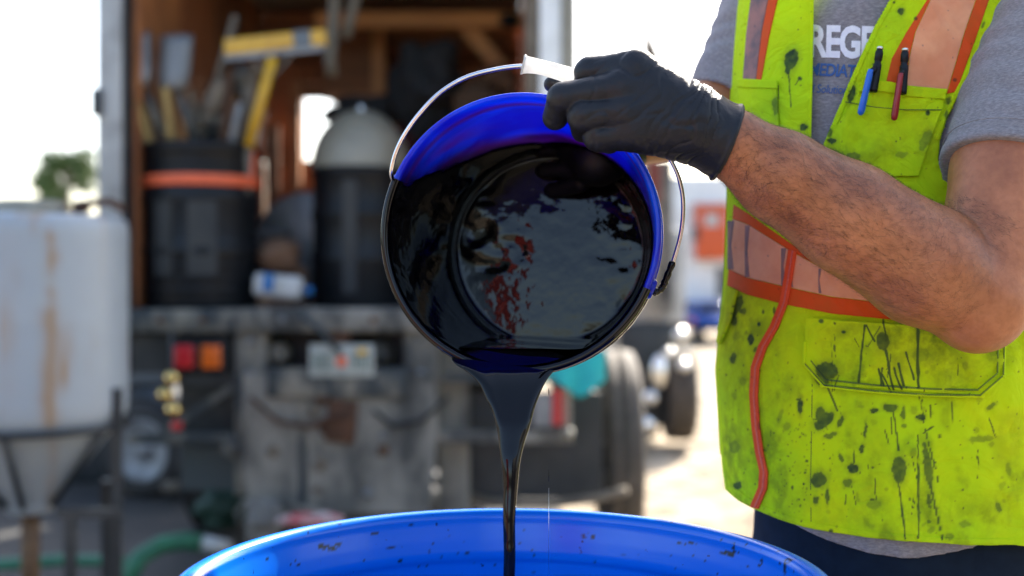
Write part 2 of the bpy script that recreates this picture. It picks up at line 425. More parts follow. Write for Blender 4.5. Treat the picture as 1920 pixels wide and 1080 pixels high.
# rear sill, frame and underside
pbox(182, 580, 745, 624, D0-.03, .09, M['steel'], 'rear_sill', tr, .01)
pbox(480, 578, 985, 622, D0-.05, .10, M['steel_dusty'], 'rear_sill', tr, .012)
pbox(440, 612, 500, 930, D0+.01, .10, M['steel'], 'frame_post', tr, .008)
pbox(758, 610, 822, 830, D0+.01, .10, M['steel_dusty'], 'frame_post', tr, .008)
def hitch():
    pts = [(455, 700), (812, 700), (822, 800), (805, 962), (470, 962), (455, 880)]
    P = [W(x, y, D0-.02) for x, y in pts]; o = MB().prism(P, (0, .03, 0)).build('hitch_plate', M['steel_dusty'], tr)
hitch()
pbox(500, 690, 762, 745, D0-.055, .03, M['steel'], 'cross_plate', tr, .004)
for (x, y, s, mm_) in ((605, 745, 30, 'rust'), (615, 800, 34, 'rust'), (590, 770, 22, 'tan'), (600, 870, 24, 'tan'), (718, 845, 20, 'rust'), (512, 845, 22, 'tan'), (690, 925, 18, 'grey_blade'), (720, 820, 14, 'grey_blade'), (595, 918, 15, 'tan')):
    c = W(x, y, D0-.02); r = s/FPX*D0*.5
    MB().lathe([(0, -.03), (r*.6, -.028), (r, -.012), (r*1.1, 0)], c, (0, 1, 0), 10).build('bolt_boss', M[mm_], tr)
pbox(340, 700, 445, 722, D0+.03, .05, M['dark'], 'bracket', tr); pbox(240, 812, 445, 834, D0+.03, .05, M['steel'], 'bumper_bar', tr, .008)
MB().box(W(375, 765, D0+.05), (.45, .03, .035), Euler((0, math.radians(-33), 0))).build('bracket', M['steel'], tr)
MB().lathe([(0, 0), (.05, 0), (.06, .02), (.06, .06)], W(437, 840, D0), (0, 1, 0), 16).build('bolt_boss', M['steel_dusty'], tr)
pbox(815, 700, 1078, 716, D0+.05, .06, M['steel'], 'bumper_bar', tr); pbox(790, 808, 1075, 832, D0+.02, .07, M['steel_dusty'], 'bumper_bar', tr, .008)
pbox(342, 836, 452, 918, D0+.15, .05, simple('blue_grey_flap', (.035, .06, .07), (.05, .075, .085), 3, .5), 'mud_flap', tr)
pbox(335, 698, 442, 838, D0+.3, .05, M['dark'], 'frame_panel', tr)
pbox(828, 735, 1130, 935, D0+.35, .03, M['dark'], 'mud_flap', tr)
pbox(822, 640, 880, 960, D0+.22, .04, M['steel_dusty'], 'frame_panel', tr)
pbox(880, 640, 1010, 700, D0+.2, .05, M['dark'], 'frame_panel', tr)
pbox(500, 626, 760, 688, D0+.25, .04, M['blackpl'], 'frame_panel', tr)
pbox(246, 628, 440, 700, D0+.08, .04, M['dark'], 'lamp_bracket', tr)
for x_, y_, r_ in ((470, 640, 9), (470, 700, 8), (470, 780, 8), (470, 860, 8), (790, 640, 8), (790, 700, 8), (790, 780, 8), (530, 600, 7), (700, 600, 7), (380, 600, 6), (300, 600, 6)):
    MB().lathe([(0, -.02), (.6*r_/FPX*D0, -.02), (r_/FPX*D0, -.006), (r_/FPX*D0, 0)], W(x_, y_, D0-.045 if y_ == 600 else D0+.005), (0, 1, 0), 8).build('bolt_head', M['grey_blade'] if x_ % 20 else M['rust'], tr)
pbox(560, 752, 575, 955, D0-.03, .02, M['steel'], 'weld_strip', tr); pbox(668, 752, 680, 955, D0-.03, .02, M['steel_dusty'], 'weld_strip', tr)
MB().box(W(640, 790, D0-.04), (.14, .03, .20), Euler((0, .1, 0)), .01).build('hitch_bracket', M['rust'], tr)
MB().tube([W(470, 745, D0-.06), W(520, 790, D0-.07), W(580, 800, D0-.07), W(640, 775, D0-.07)], .012, 8).build('safety_chain', M['rust'], tr)
MB().tube([W(700, 770, D0-.05), W(735, 800, D0-.06), W(790, 790, D0-.06), W(840, 745, D0-.04)], .010, 8).build('electric_cable', M['blackpl'], tr)
# lamps
lp = pbox(312, 632, 428, 702, D0+.0, .05, M['blackpl'], 'tail_lamp', tr, .008)
for nm_, px_, mt in (('lens', 345, 'lens_red'), ('lens', 396, 'lens_amber')):
    MB().box(W(px_, 669, D0-.012), (.092, .02, .11), None, .009).build(nm_, M[mt], lp)
for px_ in (519, 714):
    MB().lathe([(0, -.05), (.03, -.048), (.05, -.03), (.058, 0), (.058, .06)], W(px_, 663, D0+.12), (0, 1, 0), 24).build('round_lamp', M['steel_dusty'], tr)
pp = pbox(580, 646, 701, 706, D0-.065, .008, simple('aged_plate_enamel', (.36, .38, .35), (.26, .28, .26), 15, .5), 'licence_plate', tr, .002)
for i in range(6):
    if i in (2, 3): continue
    x = 594+i*18.5; c = W(x, 678, D0-.067)
    for dx, dz, sx, sz in ((-.011, 0, .006, .07), (.011, 0, .006, .07), (0, .034, .02, .007), (0, -.034 if i % 2 else 0, .02, .007)):
        MB().box((c.x+dx, c.y, c.z+dz), (sx, .004, sz)).build('character_stroke', simple('plate_green', (.02, .14, .10), None, 9) if 'pg' not in M else M['pg'], pp)
MB().lathe([(0, -.006), (.022, -.006), (.026, 0)], W(640, 678, D0-.066), (0, 1, 0), 14).build('plate_emblem', M['orange'], pp)
MB().box(W(679, 660, D0-.067), (.045, .004, .03)).build('plate_sticker', M['yellow'], pp)
pbox(622, 618, 655, 645, D0-.03, .03, M['rust'], 'plate_bracket', tr)
MB().tube([W(560, 588, D0-.08), W(600, 620, D0-.1), W(640, 665, D0-.1)], .014, 8).build('hanging_cord', M['steel'], tr)
# wheels of the truck (right side duals)
def wheel(px, py, d, R, wd, par, mt='rubber_dusty', rimm='rim', ax=(1, 0, 0)):
    c = W(px, py, d)
    ty = MB().lathe([(R*.62, -wd/2), (R*.9, -wd/2*1.04), (R*.985, -wd/2*.8), (R, -wd*.25), (R*.985, -wd*.22), (R*.985, -wd*.05), (R, -wd*.02), (R, wd*.2), (R*.985, wd*.23), (R*.985, wd*.3), (R*.985, wd/2*.8), (R*.9, wd/2*1.04), (R*.62, wd/2)], c, ax, 48).build('tyre', M[mt], par)
    MB().lathe([(0, wd*.15), (R*.2, wd*.15), (R*.22, wd*.3), (R*.35, wd*.3), (R*.5, wd*.1), (R*.6, wd*.45), (R*.64, wd*.48), (R*.64, -wd*.48), (R*.5, -wd*.1), (R*.3, -wd*.2), (0, -wd*.2)], c, ax, 32).build('rim', M[rimm], ty)
    return ty
wheel(1158, 846, 6.3, .565, .19, tr)
wheel(405, 838, 7.0, .49, .20, tr, 'rubber')
MB().box((-.85, 7.0, .98), (.9, 2.7, .16)).build('chassis_rail', M['dark'], tr)
MB().box((-.6, 6.32, .55), (2.3, .14, .14)).build('axle', M['dark'], tr)
tbox('light_block_rail', xr-.05, xr-.005, D0+.14, YB, .80, ZD-.065, M['dark'])  # added below the deck to stop sun leaking in from the right
tbox('light_block_rail', xl+.005, xl+.05, D0+.14, YB, 1.05, ZD-.065, M['dark'])
tbox('floor_frame', xl+.06, xr-.06, D0+.5, YB-.1, ZD-.16, ZD-.065, M['dark'])

M['mud'] = simple('thin_grey_mud', (.014, .018, .022), (.05, .05, .047), 5, .7, stretch=(1, 1, .4))
# ---- load in the truck
def drum_in(px0, px1, pyt, pyb, d, label, mat_, group=None, lid=False):
    c = W((px0+px1)/2, pyb, d); R = (px1-px0)/2/FPX*d; c.y = d+R*.2; zt = W(0, pyt, d).z; h = zt-ZD; c.z = ZD+.001
    e = empty('black_drum', tuple(c), label, 'drum', group)
    p = [(0, 0), (R*.95, 0), (R*.97, h*.02), (R*.97, h*.30), (R, h*.32), (R*1.01, h*.345), (R, h*.37), (R*.97, h*.39), (R*.97, h*.62), (R, h*.64), (R*1.01, h*.665), (R, h*.69), (R*.97, h*.71), (R*.96, h*.93), (R*1.0, h*.95), (R*1.02, h*.975), (R*.99, h*1.0), (R*.93, h), (R*.92, h*.9), (R*.92, h*.05), (0, h*.04)]
    if lid: p = p[:18]+[(0, h*.99)]
    MB().lathe(p, c, (0, 0, 1), 48).build('drum_shell', mat_, e)
    return e, c, R, h
e, c, R, h = drum_in(266, 479, 272, 576, 5.70, 'black plastic drum full of shovels and tools with an orange strap round it', M['blackpl'])
MB().lathe([(R*1.005, h*.735), (R*1.02, h*.74), (R*1.02, h*.795), (R*1.005, h*.80)], c, (0, 0, 1), 48).build('strap', M['orange'], e)
MB().box((c.x+R*.96, c.y-R*.33, c.z+h*.86), (.028, .03, .15), Euler((0, .05, 0))).build('strap_tail', M['orange'], e)
for zz_ in (.10, .17, .24, .46, .52, .58, .84):
    MB().lathe([(R*.972, h*zz_), (R*.992, h*(zz_+.008)), (R*.992, h*(zz_+.022)), (R*.972, h*(zz_+.03))], c, (0, 0, 1), 48).build('drum_rib', M['blackpl'], e)
for i, a in enumerate((-2.0, -1.3)):
    MB().box((c.x+R*.985*math.cos(a), c.y+R*.985*math.sin(a), c.z+h*.42), (.10+.04*(i % 2), .006, h*.44), Euler((0, 0, a+PI/2))).build('mud_streak', M['mud'], e)
e2, c2, R2, h2 = drum_in(582, 765, 318, 575, 5.95, 'black plastic drum capped by a beige dome beside the bucket', M['blackpl'], lid=True)
MB().box((c2.x-.02, c2.y-R2*.99, c2.z+h2*.5), (.07, .012, h2*.8)).build('mud_streak', M['mud'], e2)
dm = MB().lathe([(R2*1.02, 0)]+[(R2*1.02*math.cos(a*PI/32), .315*math.sin(a*PI/32)) for a in range(1, 17)], (c2.x, c2.y, c2.z+h2+.004), (0, 0, 1), 48).build('fibreglass_dome', M['beige_dome'])
tag(dm, 'beige fibreglass dome resting on a black drum behind the bucket', 'dome')
MB_ = MB().lathe([(0, .03), (.014, .026), (.018, .01), (.018, 0)], (c2.x+.01, c2.y-.05, c2.z+h2+.31), (0, 0, 1), 12).build('knob', M['chrome'], dm)
# tools
def shovel(label, blade, bw, bh, shaft0, shaft1, d, mt_b, mt_s, roll=0.0):
    base = W(*shaft1, d); e = empty('shovel', tuple(base), label, 'shovel', 'shovels standing blade up in the black drum')
    c = W(*blade, d-.02); x, z = bw/FPX*d/2, bh/FPX*d/2; R_ = Euler((0, roll, 0)).to_matrix()
    pts = [(-x, -z*.8), (-x*.6, -z), (x*.6, -z), (x, -z*.8), (x*1.05, z), (-x*.95, z*.86)]
    V = []; F = []
    nn = 7
    for j in range(nn):
        tt = j/(nn-1); 
        for i in range(nn):
            s = i/(nn-1)*2-1; ww = x*(.8+.2*min(1, tt*4)); zz_ = -z+2*z*tt+(s*.05*z)
            V.append(c+R_@Vector((s*ww, -.03*(1-s*s)+.015*tt, zz_)))
    for j in range(nn-1):
        for i in range(nn-1): F.append((j*nn+i, j*nn+i+1, (j+1)*nn+i+1, (j+1)*nn+i))
    o = MB().add(V, F, True).build('blade', M[mt_b], e); md = o.modifiers.new('thickness', 'SOLIDIFY'); md.thickness = .004
    MB().tube([W(*shaft0, d), W(*shaft1, d)], [.018, .03], 10).build('socket', M[mt_s], e)
    p1 = W(*shaft1, d); MB().tube([p1, (p1.x*.97-.03, d+.05, ZD+.08)], .018, 8).build('shaft', M['tan'], e)
shovel('square shovel with a grey blade leaning left in the strapped drum', (262, 112), 44, 100, (268, 160), (310, 262), 5.66, 'grey_blade', 'steel', -.05)
shovel('wide square shovel with a pale grey blade, middle of the drum', (327, 118), 62, 104, (330, 160), (365, 262), 5.64, 'grey_blade', 'steel', .06)
shovel('small mud caked shovel behind the yellow squeegee handle', (404, 180), 40, 70, (412, 150), (395, 262), 5.74, 'tan', 'steel', .45)
def stick(name, label, cat, a, b_, d, wpx, m_, d2=None):
    A = W(*a, d); Bp = W(*b_, d2 or d); v = Bp-A; L = v.length; q = v.to_track_quat('Z', 'Y').to_matrix()
    o = MB().box((A+Bp)/2, (wpx/FPX*d, .03, L), q, .004).build(name, M[m_]); return tag(o, label, cat)
stick('board_offcut', 'yellow painted board at the left edge of the strapped drum', 'board', (253, 170), (282, 268), 5.62, 30, 'yellow_pale')
stick('board_offcut', 'mustard board between the two grey shovel blades', 'board', (312, 165), (322, 262), 5.60, 24, 'yellow_pale')
stick('trowel', 'pale steel straight edge leaning right in the strapped drum', 'trowel', (452, 195), (436, 268), 5.66, 24, 'grey_blade')
stick('garden_stake', 'muddy wooden stake beside the pale straight edge in the drum', 'stake', (480, 120), (462, 268), 5.72, 14, 'tan')
stick('garden_stake', 'thin rusty stake between shovel and straight edge in the drum', 'stake', (432, 130), (420, 268), 5.70, 10, 'rust')
stick('garden_stake', 'tall dark pole leaning far left of the squeegee', 'stake', (442, 30), (375, 262), 5.76, 14, 'strap')
stick('garden_stake', 'upright brown stake by the wide grey shovel blade', 'stake', (358, 168), (372, 262), 5.72, 16, 'tan')
stick('garden_stake', 'grey pipe standing behind the straight edge in the strapped drum', 'pipe', (466, 140), (446, 268), 5.80, 12, 'steel_dusty')
stick('board_offcut', 'tan lath leaning right of the small mud caked shovel', 'board', (428, 165), (408, 268), 5.78, 16, 'tan')
stick('garden_stake', 'white dusty rod at the right side of the strapped drum mouth', 'rod', (498, 150), (478, 268), 5.76, 9, 'white')
stick('board_offcut', 'pale wood lath right behind the mustard board', 'board', (340, 172), (346, 268), 5.70, 12, 'lumber')
blob('cloth_bundle', 'muddy cloth bundle stuffed between the tools in the strapped drum', 'cloth', 395, 225, 30, 30, 5.80, 'strap', 33, rough=.35)
blob('cloth_bundle', 'dusty grey cloth hanging off the tools below the squeegee', 'cloth', 455, 150, 24, 26, 5.84, 'steel_dusty', 34, rough=.35)
sq = empty('squeegee', tuple(W(466, 275, 5.64)), 'yellow floor squeegee with long yellow handle standing in the strapped drum', 'squeegee')
A = W(422, 90, 5.62); Bp = W(612, 70, 5.62); v = Bp-A; ang = math.atan2(v.z, v.x)
MB().box((A+Bp)/2, (v.length, .045, .078), Euler((0, -ang, 0)), .006).build('head', M['yellow'], sq)
MB().box((A+Bp)/2+Vector((-.002, -.01, -.052)), (v.length*.97, .02, .03), Euler((0, -ang, 0))).build('rubber_strip', M['grey_blade'], sq)
MB().box(A.lerp(Bp, .77)+Vector((0, -.026, 0)), (.085, .012, .08), Euler((0, -ang, 0))).build('clamp', M['fender'], sq)
MB().tube([W(512, 108, 5.62), W(466, 275, 5.64)], .026, 12).build('handle', M['yellow'], sq)
MB().tube([W(466, 276, 5.64), (W(450, 0, 5.7).x, 5.72, ZD+.06)], .02, 8).build('handle_shaft', M['tan'], sq)
MB().tube([W(470, 88, 5.64), W(480, 122, 5.62), W(508, 150, 5.62)], .008, 8).build('wire_brace', M['steel_dusty'], sq)
MB().tube([W(560, 80, 5.64), W(540, 112, 5.62), W(506, 150, 5.62)], .008, 8).build('wire_brace', M['steel_dusty'], sq)
# hanging straps
def strap(label, pts, d, wpx):
    ps = [W(x, y, d) for x, y in pts]; V = []; F = []
    for i, p in enumerate(ps):
        hw = wpx/FPX*d/2; dy = .01*math.sin(i*2.1)
        V += [p+Vector((-hw, dy, 0)), p+Vector((hw, dy+.012, 0))]
    for i in range(len(ps)-1): F.append((2*i, 2*i+1, 2*i+3, 2*i+2))
    o = MB().add(V, F, True).build('ratchet_strap', M['strap']); md = o.modifiers.new('t', 'SOLIDIFY'); md.thickness = .01
    tag(o, label, 'strap', 'webbing straps hanging inside the truck')
strap('longest grey webbing strap hanging inside the truck left of the pair', [(628, -60), (627, 0), (624, 60), (618, 110), (622, 142)], 6.0, 22)
strap('shorter tapering grey strap hanging right beside the longest strap', [(668, -60), (665, 0), (656, 40), (648, 72)], 6.05, 18)
# clutter
def cut_disc():
    c = W(582, 455, 6.35); R_ = .30
    o = MB().lathe([(0, 0), (R_, 0), (R_+.012, .012), (R_, .024), (0, .024)], (c.x, c.y, ZD+R_+.02), (-.05, 1, .12), 48).build('round_lid', M['grey_blade']); tag(o, 'round grey drum lid leaning on edge behind the brown sack', 'lid')
cut_disc()
blob('paper_sack', 'crumpled brown paper sack on top of the white jug', 'sack', 522, 478, 40, 34, 5.75, 'brown_bag', 3)
blob('dark_rag', 'black rag lying on the brown sack', 'rag', 512, 438, 34, 9, 5.72, 'cloth_dk', 5)
blob('paper_sack', 'rust brown sack beneath and behind the white jug', 'sack', 548, 520, 28, 30, 5.85, 'brown_bag', 6)
jg = MB().box(W(523, 537, 5.62), (.24, .12, .115), Euler((0, .10, 0)), .03).build('plastic_jug', M['white']); tag(jg, 'white plastic jug with a blue label lying on the truck deck', 'jug')
MB().box(W(503, 530, 5.55), (.05, .012, .085), Euler((0, .10, 0)), .003).build('label', M['blue_l'], jg)
MB().lathe([(0, 0), (.022, 0), (.022, .03)], W(574, 545, 5.58), (1, 0, 0), 12).build('cap', M['blue_l'], jg)
# shelf clutter upper right
blob('dark_tarp', 'bunched black tarp hanging from the shelf above the dome', 'tarp', 800, 165, 62, 85, 7.0, 'cloth_dk', 8, rough=.3)
blob('dark_tarp', 'wide black tarp bundle sagging right of the window opening', 'tarp', 700, 205, 84, 26, 7.2, 'cloth_dk', 9, rough=.3)
blob('dark_tarp', 'black tarp roll lying left above the beige dome', 'tarp', 640, 218, 42, 14, 7.25, 'cloth_dk', 10, rough=.25)
blob('leather_glove_pile', 'brown work gloves heaped on the shelf right of the tarp', 'gloves', 935, 150, 36, 26, 7.1, 'brown_bag', 12, rough=.3)
blob('hard_hat', 'black hard hat hanging near the right door post', 'hard hat', 955, 38, 20, 14, 7.2, 'blackpl', 13, rough=.03)
blob('cloth_bundle', 'dark red cloth bundle behind the bucket handle', 'cloth', 775, 262, 30, 34, 7.2, 'red', 14, rough=.3).data.materials[0] = simple('maroon_cloth', (.10, .012, .015), None, 8, .8)
blob('cloth_bundle', 'tan cloth bundle just above the bucket rim', 'cloth', 890, 190, 54, 30, 7.0, 'tan', 15, rough=.3).data.materials[0] = simple('brown_canvas', (.16, .09, .05), None, 8, .8)
pbox(862, 196, 985, 560, 7.6, .3, M['lumber_dark'], 'cupboard', tr)
# teal cloth and red sign hung under the rear
def cloth():
    V = []; F = []; n = 14
    for i in range(n+1):
        for j in range(n+1):
            s, u = i/n, j/n; x = 1010+125*s; yb = 700+ (48*(1-abs(s-.62)*1.9) if s > .1 else 20); y = 655+(yb-655)*u
            p = W(x, y, D0-.06); p.y += .02*math.sin(s*14)*u; V.append(p)
    for i in range(n):
        for j in range(n): F.append((i*(n+1)+j, (i+1)*(n+1)+j, (i+1)*(n+1)+j+1, i*(n+1)+j+1))
    o = MB().add(V, F, True).build('teal_rag', M['teal']); md = o.modifiers.new('t', 'SOLIDIFY'); md.thickness = .006
    tag(o, 'teal cloth draped over the truck bumper behind the pour', 'rag')
cloth()
rs = empty('reflector_board', tuple(W(1050, 780, D0-.01)), 'red and white reflector board on the bumper below the teal cloth', 'reflector')
pbox(1036, 728, 1053, 797, D0-.02, .02, M['red'], 'red_panel', rs); pbox(1054, 728, 1064, 797, D0-.018, .02, simple('faded_red', (.5, .2, .15), None, 9), 'pale_red_panel', rs); pbox(1065, 732, 1071, 806, D0-.02, .02, M['cream'], 'edge_strip', rs)
pbox(1000, 735, 1035, 800, D0-.012, .02, M['grey_blade'], 'grey_panel', rs)
MB().lathe([(0, -.03), (.018, -.022), (.026, 0), (.026, .03)], W(1066, 812, D0-.02), (0, 1, 0), 16).build('stud', M['cream'], rs)

# ------------------------------------------------------------------ cone tank on a stand, left
TD = 4.4; tc = W(57, 500, TD); TR = 180/FPX*TD; px2m = TD/FPX
TR *= .975
zt = lambda py: CAMZ+(HZ-py)/FPX*(TD-TR*.85)
m, t, b = nm('milky_tank_plastic'); b.inputs['Roughness'].default_value = .4
c_ = N_(t, 'ShaderNodeTexCoord'); mp = N_(t, 'ShaderNodeMapping'); mp.inputs['Scale'].default_value = (7, 7, .9); t.links.new(c_.outputs['Object'], mp.inputs[0])
n1 = noise(t, 1, 5, .6, mp.outputs[0]); n2 = noise(t, 4, 5, .6)
r1 = ramp(t, n1.outputs[0], [(.60, (0, 0, 0)), (.72, (1, 1, 1))]); base = mix(t, n2.outputs[0], (.34, .375, .40), (.24, .275, .305))
col = mix(t, r1.outputs[0], base, (.30, .20, .11))
sx = N_(t, 'ShaderNodeSeparateXYZ'); t.links.new(c_.outputs['Object'], sx.inputs[0])
# one rust streak below the lid, as on the real tank
st = N_(t, 'ShaderNodeAttribute'); st.attribute_name = 'streak'
col = mix(t, st.outputs['Fac'], col, (.26, .17, .10)); t.links.new(col, b.inputs['Base Color'])
b.inputs['Transmission Weight'].default_value = 0; b.inputs['Subsurface Weight'].default_value = .15; b.inputs['Subsurface Radius'].default_value = (.05, .05, .05)
tk = empty('cone_bottom_tank', (tc.x, TD, 0), 'white cone bottom plastic tank with rust streaks on a black steel stand', 'tank')
def tank():
    prof = [(0, zt(388)), (TR*.25, zt(388)), (TR*.25, zt(398)), (TR*.6, zt(396)), (TR*.90, zt(398)), (TR*.965, zt(403)), (TR*.99, zt(413)), (TR, zt(430)), (TR, zt(600)), (TR*1.003, zt(606)), (TR, zt(612)), (TR, zt(770)), (TR*.985, zt(795)), (TR*.93, zt(812)), (TR*.9, zt(817)), (TR*.24, zt(975)), (TR*.24, zt(992)), (0, zt(992))]
    P = []
    for i in range(len(prof)-1):
        (r0, z0), (r1_, z1) = prof[i], prof[i+1]; k = max(1, int(abs(z1-z0)/.02))
        for q in range(k): P.append((r0+(r1_-r0)*q/k, z0+(z1-z0)*q/k))
    P.append(prof[-1]); n = 96; V = []; F = []
    for (r, z) in P:
        for k in range(n):
            a = 2*PI*k/n; V.append((tc.x+r*math.cos(a), TD+r*math.sin(a), z))
    for i in range(len(P)-1):
        for k in range(n): F.append((i*n+k, (i+1)*n+k, (i+1)*n+(k+1) % n, i*n+(k+1) % n))
    V = np.array(V); o = mesh_np('tank_shell', V, F, m, tk)
    x, y = PX(V); front = V[:, 1] < TD
    s = np.exp(-((x-95-6*vnoise(y/40, y*0))/9)**2)*sstep(425, 440, y)*(1-sstep(500, 620, y)*.5)*(.6+.5*vnoise(y/22, y*0, 0, 2))
    s += .55*np.exp(-((x-93-5*vnoise(y/30, y*0))/16)**2)*sstep(560, 600, y)*sstep(812, 780, y)
    s += .9*np.exp(-((x-118)/7)**2-((y-700)/28)**2)+.4*np.exp(-((x-127)/10)**2-((y-650)/40)**2)
    attr(o, 'streak', np.clip(s*1.3, 0, 1)*front)
tank()
MB().lathe([(0, .05), (.12, .05), (.13, .04), (.13, 0)], (tc.x, TD, zt(392)), (0, 0, 1), 32).build('tank_lid', M['cream'], tk)
MB().lathe([(TR*1.0, -.012), (TR*1.03, -.012), (TR*1.03, .012), (TR*1.0, .012)], (tc.x, TD, zt(815)), (0, 0, 1), 48).build('support_ring', M['dark'], tk)
for a in (-1.42, -2.1, -.35, 2.0, .9):
    p0 = (tc.x+TR*.98*math.cos(a), TD+TR*.98*math.sin(a), zt(818)); p1 = (tc.x+TR*.3*math.cos(a), TD+TR*.3*math.sin(a), zt(975)); MB().tube([p0, p1], .012, 8).build('cone_strut', M['dark'], tk)
for px_, y0 in ((220, 728), (-110, 728)): 
    p = W(px_, y0, TD-.08); MB().box((p.x, TD-.08, p.z/2), (.03, .03, p.z)).build('stand_post', M['dark'], tk)
for px_, y0, dd in ((132, 960, -.3), (-20, 960, -.3), (200, 900, .3)):
    p = W(px_, y0, TD+dd); MB().box((p.x, TD+dd, p.z/2), (.035, .035, p.z)).build('stand_leg', M['dark'], tk)
for y_, dd in ((962, -.3),):
    a = W(108, y_, TD+dd); b2 = W(225, y_, TD+dd); MB().box(((a.x+b2.x)/2, TD+dd, a.z), (b2.x-a.x, .03, .03)).build('stand_rail', M['dark'], tk)
MB().tube([(tc.x, TD, zt(990)), (tc.x, TD, zt(1120)), (tc.x, TD, zt(1200))], [.036, .034, .03], 16).build('drain_pipe', simple('rusty_brass_pipe', (.22, .12, .045), (.12, .06, .03), 20, .6, .3), tk)
# valve on the rim of the tank
vv = W(160, 388, TD)
MB().tube([W(150, 402, TD), W(150, 382, TD), W(205, 378, TD), W(232, 392, TD)], .016, 10).build('vent_pipe', M['rust'], tk)
MB().lathe([(0, 0), (.03, 0), (.035, .02), (.02, .05), (0, .05)], W(152, 400, TD), (0, 0, 1), 14).build('vent_cap', M['rust'], tk)

# grey fender vehicle behind the tank
tbox('dark_gap_panel', -2.0, .15, 8.2, 8.25, .15, ZD-.06, M['dark'])  # dark sheet added to fill the bright gap beneath the truck
fv = empty('utility_trailer', tuple(W(270, 925, 8.0)), 'grey painted trailer with a rounded fender and white wheel under the truck deck', 'trailer')
pbox(150, 640, 318, 725, 7.95, 1.2, M['fender'], 'side_panel', fv, .04); pbox(-420, 700, 300, 905, 8.4, .8, M['dark'], 'dark_fill_box', fv, .02)  # dark mass added to cover sunlit ground seen behind the tank
c = W(268, 842, 7.85)
MB().lathe([(.36, 0), (.42, .02), (.42, .30), (.36, .30)], (c.x, 7.85, c.z), (.5, 1, 0), 40).build('fender', M['dark'], fv)
ty = MB().lathe([(.2, 0), (.28, -.02), (.335, .02), (.34, .07), (.34, .17), (.3, .22)], (c.x, 7.80, c.z), (.3, 1, 0), 40).build('tyre', M['rubber'], fv)
MB().lathe([(0, .03), (.05, .02), (.06, .05), (.13, .055), (.19, .01), (.215, 0), (.22, .04)], (c.x, 7.79, c.z), (.3, 1, 0), 40).build('rim', M['rim'], ty)
# brass fittings hung on the truck corner
bf = empty('hose_coupling', tuple(W(318, 740, 5.25)), 'brass hose couplings hanging under the tail lamp', 'coupling')
for x_, y_, r_ in ((323, 708, .034), (311, 740, .036), (326, 768, .036)):
    c = W(x_, y_, 5.25); MB().lathe([(0, -r_), (r_*.6, -r_*.9), (r_, -r_*.3), (r_, r_*.3), (r_*.7, r_*.8), (0, r_)], c, (.3, .2, 1), 20).build('coupling_body', M['brass'], bf)
MB().lathe([(0, -.02), (.025, -.01), (.025, .02), (0, .025)], W(331, 800, 5.25), (0, 0, 1), 14).build('coupling_cap', M['red'], bf)
MB().tube([W(322, 620, 5.3), W(322, 700, 5.26), W(318, 760, 5.26), W(330, 800, 5.25)], .008, 8).build('hanging_chain', M['steel'], bf)

# hoses and things on the ground, left
def gz(px, py, d): return W(px, py, d)
hs = MB().tube([W(-60, 1062, 5.6), W(20, 1058, 5.6), W(120, 1050, 5.6), W(210, 1052, 5.55), W(250, 1058, 5.5)], .03, 12).build('garden_hose', M['hose_green']); tag(hs, 'thick green hose lying flat on the ground at far left', 'hose')
h2_ = empty('suction_hose', tuple(W(260, 1055, 5.4)), 'arched green suction hose with a white end fitting near the blue drum', 'hose')
MB().tube([W(235, 1092, 5.2), W(262, 1045, 5.3), W(300, 1022, 5.35), W(345, 1014, 5.4), W(380, 1018, 5.4)], .042, 14).build('hose_body', M['hose_green'], h2_)
MB().tube([W(380, 1018, 5.4), W(432, 1026, 5.4)], [.038, .03], 14).build('end_fitting', M['white'], h2_)
cl = MB().tube([W(452, 1015, 5.3), W(446, 960, 5.3), W(458, 940, 5.3), W(520, 942, 5.3), W(640, 968, 5.3)], .012, 8).build('bent_rod', M['steel_dusty']); tag(cl, 'bent grey metal rod standing in front of the hitch plate', 'rod')
blob('green_tarp', 'dark green tarp crumpled on the ground left of the hitch plate', 'tarp', 425, 950, 55, 36, 6.3, 'green_paint', 21, rough=.35)
blob('rag_pile', 'pink and red rag dropped beyond the drum rim', 'rag', 585, 975, 48, 12, 5.1, 'red', 22, rough=.4).data.materials[0] = simple('pink_red_rag', (.5, .06, .08), (.45, .35, .33), 14, .8, lo=.4, hi=.55)
blob('rag_pile', 'pale grey rag below the bent rod', 'rag', 495, 985, 32, 42, 5.2, 'white', 24, rough=.35).data.materials[0] = simple('grey_rag', (.28, .27, .24), (.14, .13, .12), 10, .85)
blob('wood_block', 'small tan wood block by the white wheel', 'block', 322, 912, 20, 10, 7.6, 'tan', 25, sq=.6, rough=.08)
cb = MB().tube([W(800, 890, 5.9), W(850, 925, 5.8), W(930, 945, 5.7), W(1040, 945, 5.6), W(1120, 935, 5.55), W(1175, 920, 5.5)], .022, 10).build('slack_hose', M['tan']); tag(cb, 'tan slack hose sagging under the truck behind the pour', 'hose')
blob('dirt_mound', 'brown heap of soil under the truck between the frame posts', 'soil heap', 885, 880, 45, 40, 6.5, 'tan', 27, rough=.2).data.materials[0] = simple('heaped_soil', (.12, .085, .045), (.06, .045, .03), 12, .9)

